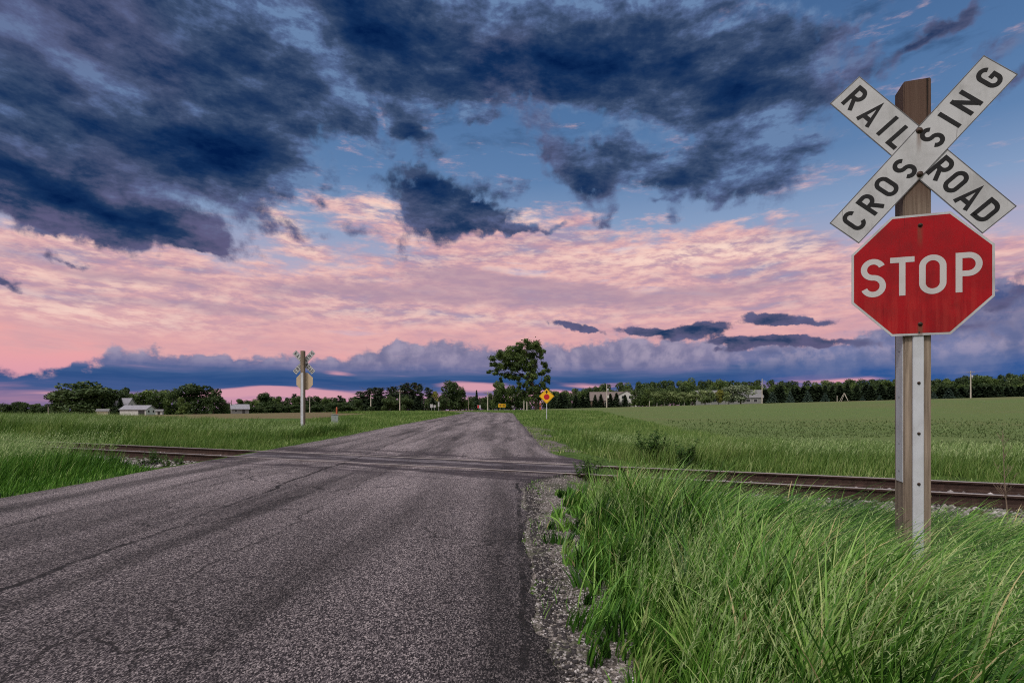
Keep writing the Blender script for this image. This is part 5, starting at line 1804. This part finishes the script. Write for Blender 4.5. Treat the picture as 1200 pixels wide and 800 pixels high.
# ------------------------------------------------------------------ buildings
def gable(name, px, D, L, Wd, hw, hr, yaw, wall, roof, label, cat, wins=(), doors=(), over=.35, dz=0.0, gable_mat=None, sub=None):
    """gabled house: long axis = local x, front = local -y"""
    p = at(px, D, dz)
    g = empty(name, p, yaw)
    tag(g, label, cat)
    a, b_ = L / 2, Wd / 2
    mb = MB()
    vs = [(-a, -b_, -.6), (a, -b_, -.6), (a, b_, -.6), (-a, b_, -.6), (-a, -b_, hw), (a, -b_, hw), (a, b_, hw), (-a, b_, hw), (-a, 0, hr - .05), (a, 0, hr - .05)]
    mb.add(vs, [(0, 1, 5, 4), (2, 3, 7, 6)], 0)
    mb.add(vs, [(1, 2, 6, 9, 5), (3, 0, 4, 8, 7)], 1 if gable_mat else 0)
    mb.build('wall', [M[wall]] + ([M[gable_mat]] if gable_mat else []), g)
    mb = MB()
    sl = (hr - hw) / b_
    ax, by = a + over, b_ + over
    ze = hw - sl * over
    for s_ in (-1, 1):
        t = .14
        vs = [(-ax, s_ * by, ze), (ax, s_ * by, ze), (ax, 0, hr), (-ax, 0, hr), (-ax, s_ * by, ze + t), (ax, s_ * by, ze + t), (ax, 0, hr + t), (-ax, 0, hr + t)]
        mb.add(vs, [(0, 1, 2, 3), (4, 5, 6, 7), (0, 1, 5, 4), (0, 3, 7, 4), (1, 2, 6, 5)], 0)
    mb.build('roof', M[roof], g)
    for (face, c, z0, w, h) in wins:
        f = MB(); gl = MB()
        if face == 'f':
            f.box(c - w / 2 - .08, c + w / 2 + .08, -b_ - .05, -b_ + .02, z0 - .08, z0 + h + .08); gl.box(c - w / 2, c + w / 2, -b_ - .07, -b_ - .045, z0, z0 + h)
        else:
            s_ = 1 if face == 'r' else -1
            f.box(s_ * a - .02, s_ * a + .05, c - w / 2 - .08, c + w / 2 + .08, z0 - .08, z0 + h + .08); gl.box(min(s_ * (a + .045), s_ * (a + .07)), max(s_ * (a + .045), s_ * (a + .07)), c - w / 2, c + w / 2, z0, z0 + h)
        fo = f.build('window', M['siding'], g)
        gl.build('pane', M['glass'], fo)
    for (face, c, w, h) in doors:
        d_ = MB()
        if face == 'f':
            d_.box(c - w / 2, c + w / 2, -b_ - .06, -b_ + .02, 0, h, 0)
        else:
            d_.box(a - .02, a + .06, c - w / 2, c + w / 2, 0, h, 0)
        d_.build('door', M['doordark'], g)
    return g


D = 215.0
ya = math.atan2(150 - 600, F)       # facing direction helper
def face(px, turn):
    """yaw so that the front faces the photographer, turned by some degrees"""
    return -math.atan2(px - 600, F) + R(turn)


gable('white_garage', 162, 215, 9.6, 7.0, 2.2, 3.75, face(162, -30), 'siding', 'shingle', 'long low white garage with a dark door and pale green gable end in the farmyard', 'garage',
      wins=[('r', -1.6, 1.1, 1.0, .8), ('r', 1.6, 1.1, 1.0, .8)], doors=[('f', 3.2, 2.3, 1.9)], gable_mat='siding_mint')
gable('farmhouse', 144, 236, 8.0, 7.0, 3.4, 7.3, face(146, -38), 'siding', 'shingle', 'farmhouse with a steep blue grey roof half hidden behind the white garage', 'house',
      wins=[('r', 0, 3.6, 1.0, 1.2), ('f', 1.5, 1.0, 1.0, 1.2)])
gable('cream_shed', 121, 214, 3.6, 3.0, 1.8, 2.5, face(121, -12), 'siding_cream', 'shingle_pale', 'small cream shed under the largest farmyard tree', 'shed', doors=[('r', 0, 1.0, 1.6)])
gable('white_annex', 187, 214, 2.2, 2.4, 1.5, 2.0, face(187, -12), 'siding', 'shingle_pale', 'tiny white shed at the right end of the white garage', 'shed', doors=[('f', 0, .8, 1.2)])
gable('grey_shed', 281, 218, 6.2, 5.0, 1.9, 3.6, face(281, 4), 'siding_grey', 'shingle', 'small grey shed with a dark grey roof left of the low wood', 'shed', wins=[('f', -1.5, .8, .8, .7)], doors=[('f', 1.2, .9, 1.6)])

h1 = gable('brown_roofed_house', 718, 246, 20, 10, 3.0, 6.8, face(718, 3), 'brickwall', 'shingle_brown', 'long house with a brown roof behind the spruce row', 'house',
           wins=[('f', -7, 1.0, 1.6, 1.2), ('f', -3, 1.0, 1.6, 1.2)])
h2 = gable('white_gabled_wing', 734, 236, 8, 8.6, 4.7, 6.9, face(736, 92), 'siding', 'shingle_brown', 'white gabled house front with two dark windows behind the spruce row', 'house',
           wins=[('l', -1.5, 3.6, 1.1, 1.1), ('l', 1.5, 3.6, 1.1, 1.1), ('r', -1.5, 3.6, 1.1, 1.1), ('r', 1.5, 3.6, 1.1, 1.1)])
gable('grey_roofed_house', 853, 250, 28, 12, 2.9, 6.3, face(858, 4), 'siding_grey', 'shingle_pale', 'long house with a pale grey roof behind the silvery trees', 'house',
      wins=[('f', 8, 1.0, 1.6, 1.2), ('f', 11, 1.0, 1.4, 1.2), ('f', -6, 1.0, 1.6, 1.2)])


# ------------------------------------------------------------------ poles
def pole(px, D, top, label, arm=True, r=.15, mat='pole', transformer=False, lamp=False, box=False):
    p = at(px, D)
    g = empty('utility_pole', p, face(px, 0))
    tag(g, label, 'utility pole')
    h = zat(top, D) - p.z
    MB().tube([(0, 0, -.5), (0, 0, h * .5), (.02, 0, h)], [r * 1.25, r * 1.05, r * .8], 10).build('shaft', M[mat], g)
    if arm:
        mb = MB().box(-1.25, 1.25, -r - .12, -r, h - .62, h - .48, 0, .015)
        arm_o = mb.build('crossarm', M['pole_dark'], g)
        for x in (-1.1, -.55, .55, 1.1):
            MB().tube([(x, -r - .06, h - .48), (x, -r - .06, h - .36), (x, -r - .06, h - .26)], [.05, .075, .03], 8).build('insulator', M['metalgrey'], arm_o)
        for s_ in (-1, 1):
            MB().tube([(s_ * .75, -r - .05, h - .58), (0, -r + .02, h - 1.25)], .03, 5).build('brace', M['pole_dark'], g)
    if transformer:
        MB().tube([(.42, -.1, h - 2.9), (.42, -.1, h - 2.86), (.42, -.1, h - 1.75), (.42, -.1, h - 1.65)], [.22, .30, .30, .2], 12).build('transformer', M['metalgrey'], g)
    if lamp:
        mb = MB().tube([(0, 0, h - 1.0), (.5, -.1, h - .75), (.9, -.15, h - .8)], .04, 6)
        lo = mb.build('lamp_arm', M['metalgrey'], g)
        MB().box(.8, 1.25, -.28, -.02, h - .98, h - .80, 0, .04).build('lamp_head', M['metalgrey'], lo)
    if box:
        MB().box(.16, .85, -.35, .05, h - 5.2, h - 4.2, 0, .04).build('meter_box', M['siding'], g)
    return g


pole(711, 205, 450, 'wooden utility pole with a transformer and white boxes before the spruce row', False, .17, 'pole', True, False, True)
pole(893, 212, 443.5, 'pale utility pole with a lamp at the right end of the grey roofed house', False, .17, 'pole', False, True)
pole(1137.5, 205, 434.5, 'pale utility pole with a crossarm before the spruce windbreak at the far right', True, .20, 'pole', True)
pole(468.5, 170, 456.5, 'pale utility pole with a crossarm in front of the tall pine stand', True, .15)
pole(434.5, 150, 462.5, 'bare pale pole with a round shrub at its foot left of the pine stand', False, .14)
pole(363, 215, 465, 'thin pale pole just right of the distant crossing sign', False, .14, 'pole')
pole(271, 216, 468.5, 'grey pole against the left end of the small grey shed', False, .16, 'pole_dark')
pole(571.5, 165, 458.5, 'pale utility pole left of the yellow arrow board at the bend', True, .15, 'pole')
pole(577.5, 172, 462, 'thin pole between the utility pole and the yellow arrow board', False, .11, 'pole_dark')
pole(549, 175, 464, 'thin dark pole left of the road bend between two trees', False, .11, 'pole_dark')
pole(614, 150, 466.5, 'short pale pole under the lone tree, left one of two', False, .13, 'pole')
pole(617.5, 148, 468, 'short pale pole under the lone tree, right one of two', False, .15, 'pole')
p = at(434.5, 149)
sh = empty('shrub', p)
tag(sh, 'small round dark shrub at the foot of the bare pale pole', 'shrub')
V, Q, T = leaf_cloud([((0, 0, .85), (.95, .8, .75), .4)], 700, .16, 9, .5)
link('leaves', mesh_np('leaves', V, quads=Q, mats=[M['leaf_dark']], tint=T), sh)
MB().tube([(0, 0, -.1), (0, 0, .7)], .05, 6).build('stem', M['bark'], sh)
pb = at(56.5, 190)
bh = empty('birdhouse_pole', pb)
tag(bh, 'thin pale post with a small dark box on top before the far left hedge', 'post')
MB().tube([(0, 0, -.3), (0, 0, zat(476, 190) - pb.z)], .10, 8).build('post', M['pole'], bh)
hz_ = zat(476, 190) - pb.z
MB().box(-.3, .3, -.3, .3, hz_, hz_ + .6, 0, .05).build('box', M['doordark'], bh)


# ------------------------------------------------------------------ signs and small things by the road
def flat_sign(name, px, D, cy_, w, h, mat, label, legs=(0,), shape='rect', extra=None, cat='road sign', yaw=None, postmat='metalgrey'):
    p = at(px, D)
    g = empty(name, p, face(px, 0) if yaw is None else yaw)
    tag(g, label, cat)
    cz = zat(cy_, D) - p.z
    mb = MB()
    mb.prism([(-w / 2, cz - h / 2), (w / 2, cz - h / 2), (w / 2, cz + h / 2), (-w / 2, cz + h / 2)], -.06, -.045, 0, 1, 1)
    if extra: extra(mb, cz)
    mb.build('plate', [M[mat], M['alu'], M['black'], M['signred']], g)
    for x in legs:
        MB().box(x - .04, x + .04, -.04, .04, -.3, cz + h / 2 - .05, 0, .008).build('post', M[postmat], g)
    return g


def two_arrows(mb, cz):
    y = -.062
    mb.add([(x, y, cz + z) for x, z in ((-.42, -.07), (.42, -.07), (.42, .07), (-.42, .07))], [(0, 1, 2, 3)], 2)
    for s_ in (-1, 1):
        mb.add([(s_ * x, y - .001, cz + z) for x, z in ((.36, -.28), (.72, 0), (.36, .28))], [(0, 1, 2)], 2)


flat_sign('arrow_board', 588.3, 128, 475.0, 1.72, .80, 'yellow', 'wide yellow board with a black two way arrow facing the road at the bend', (-.45, .45), extra=two_arrows)
flat_sign('road_sign', 505.6, 150, 475.4, .74, .95, 'white', 'larger square white sign left of the road bend, left one of three', (0,))
flat_sign('road_sign', 509.3, 152, 475.9, .58, .70, 'white', 'smaller white sign left of the road bend, middle one of three', (0,))
flat_sign('road_sign', 514.0, 148, 473.5, .42, 1.2, 'white', 'tall narrow white sign left of the road bend, right one of three', (0,))
def redhalf(mb, cz):
    mb.add([(x, -.062, cz + z) for x, z in ((-.45, -.4), (-.02, -.4), (-.02, .4), (-.45, .4))], [(0, 1, 2, 3)], 3)
flat_sign('road_sign', 561.4, 150, 476.3, .95, .85, 'white', 'small white and red sign at the far end of the road', (0,), extra=redhalf)
p = at(601.3, 126)
mbx = empty('mailbox', p, face(601, 0))
tag(mbx, 'small white mailbox on a dark post right of the yellow arrow board', 'mailbox')
zc = zat(476.2, 126) - p.z
MB().box(-.06, .06, -.06, .06, -.3, zc - .16, 0, .01).build('post', M['pole_dark'], mbx)
mb = MB()
pr = [(-.15, -.16), (.15, -.16)] + [(.15 * math.cos(R(a)), .06 + .15 * math.sin(R(a))) for a in range(0, 181, 20)]
mb.prism([(x * 1.35, zc + z * 1.35) for x, z in pr], -.30, .30, 0)
mb.build('box', M['siding'], mbx)
p = at(633.2, 112)
op = empty('marker_post', p)
tag(op, 'short orange brown marker post beside the trunk of the lone tree', 'post')
hh = zat(472.0, 112) - p.z
MB().box(-.16, .16, -.07, .07, -.3, hh, 0, .02).build('post', simple('orange brown post', (.30, .085, .035), .7), op)
MB().box(-.17, .17, -.085, .085, hh * .55, hh * .70, 0, .01).build('band', M['doordark'], op)

p = at(392.3, 34)
pd_ = empty('cable_pedestal', p, face(392, 8))
tag(pd_, 'grey utility pedestal box in the grass left of the road beyond the track', 'utility box')
zt = zat(485.2, 34) - p.z
mb = MB().box(-.19, .19, -.16, .16, -.2, zt - .05, 0, .02)
mb.box(-.205, .205, -.175, .175, zt - .05, zt, 0, .018)
mb.build('cabinet', M['pedestal'], pd_)
MB().box(-.003, .003, -.165, -.158, .1, zt - .10, 0).build('door_seam', M['edge'], pd_)
p = at(394.6, 34.4)
om = empty('marker_post', p)
tag(om, 'bright orange capped marker post behind the grey utility pedestal', 'post')
zt2 = zat(476.8, 34.4) - p.z
MB().tube([(0, 0, -.2), (0, 0, zt2 - .5)], .035, 8).build('post', M['metalgrey'], om)
MB().tube([(0, 0, zt2 - .5), (0, 0, zt2 - .12), (0, 0, zt2 - .04), (0, 0, zt2)], [.05, .055, .045, .02], 10).build('cap', M['orange'], om)

# frame in the far garden
p = at(989, 216)
sw = empty('swing_frame', p, face(989, 0))
tag(sw, 'pale A shaped swing frame on the grass before the windbreak', 'swing frame')
zt = zat(460.5, 216) - p.z
for s_ in (-1, 1):
    MB().tube([(s_ * 1.5, 0, -.1), (0, .0, zt)], .09, 6).build('leg', M['pole'], sw)
    MB().tube([(s_ * 1.2 + .3, 1.6, -.1), (.25, 1.6, zt)], .08, 6).build('leg', M['pole'], sw)
MB().tube([(0, -.1, zt), (.25, 1.8, zt)], .09, 6).build('top_bar', M['pole'], sw)
p = at(981, 216)
st_ = empty('garden_stake', p)
tag(st_, 'pale upright stake just left of the swing frame', 'stake')
MB().tube([(0, 0, -.2), (0, 0, zat(463.6, 216) - p.z)], [.13, .11], 7).build('shaft', M['pole'], st_)
MB().tube([(0, 0, zat(463.6, 216) - p.z), (0, 0, zat(463.3, 216) - p.z)], [.16, .05], 7).build('cap', M['metalgrey'], st_)
p = at(761, 205)
fp = empty('field_stake', p)
tag(fp, 'short pale stake at the edge of the crop field before the green trees', 'stake')
MB().tube([(0, 0, -.2), (0, 0, zat(470.0, 205) - p.z)], [.12, .10], 7).build('shaft', M['pole'], fp)
MB().tube([(0, 0, zat(470, 205) - p.z), (0, 0, zat(469.7, 205) - p.z)], [.15, .05], 7).build('cap', M['metalgrey'], fp)
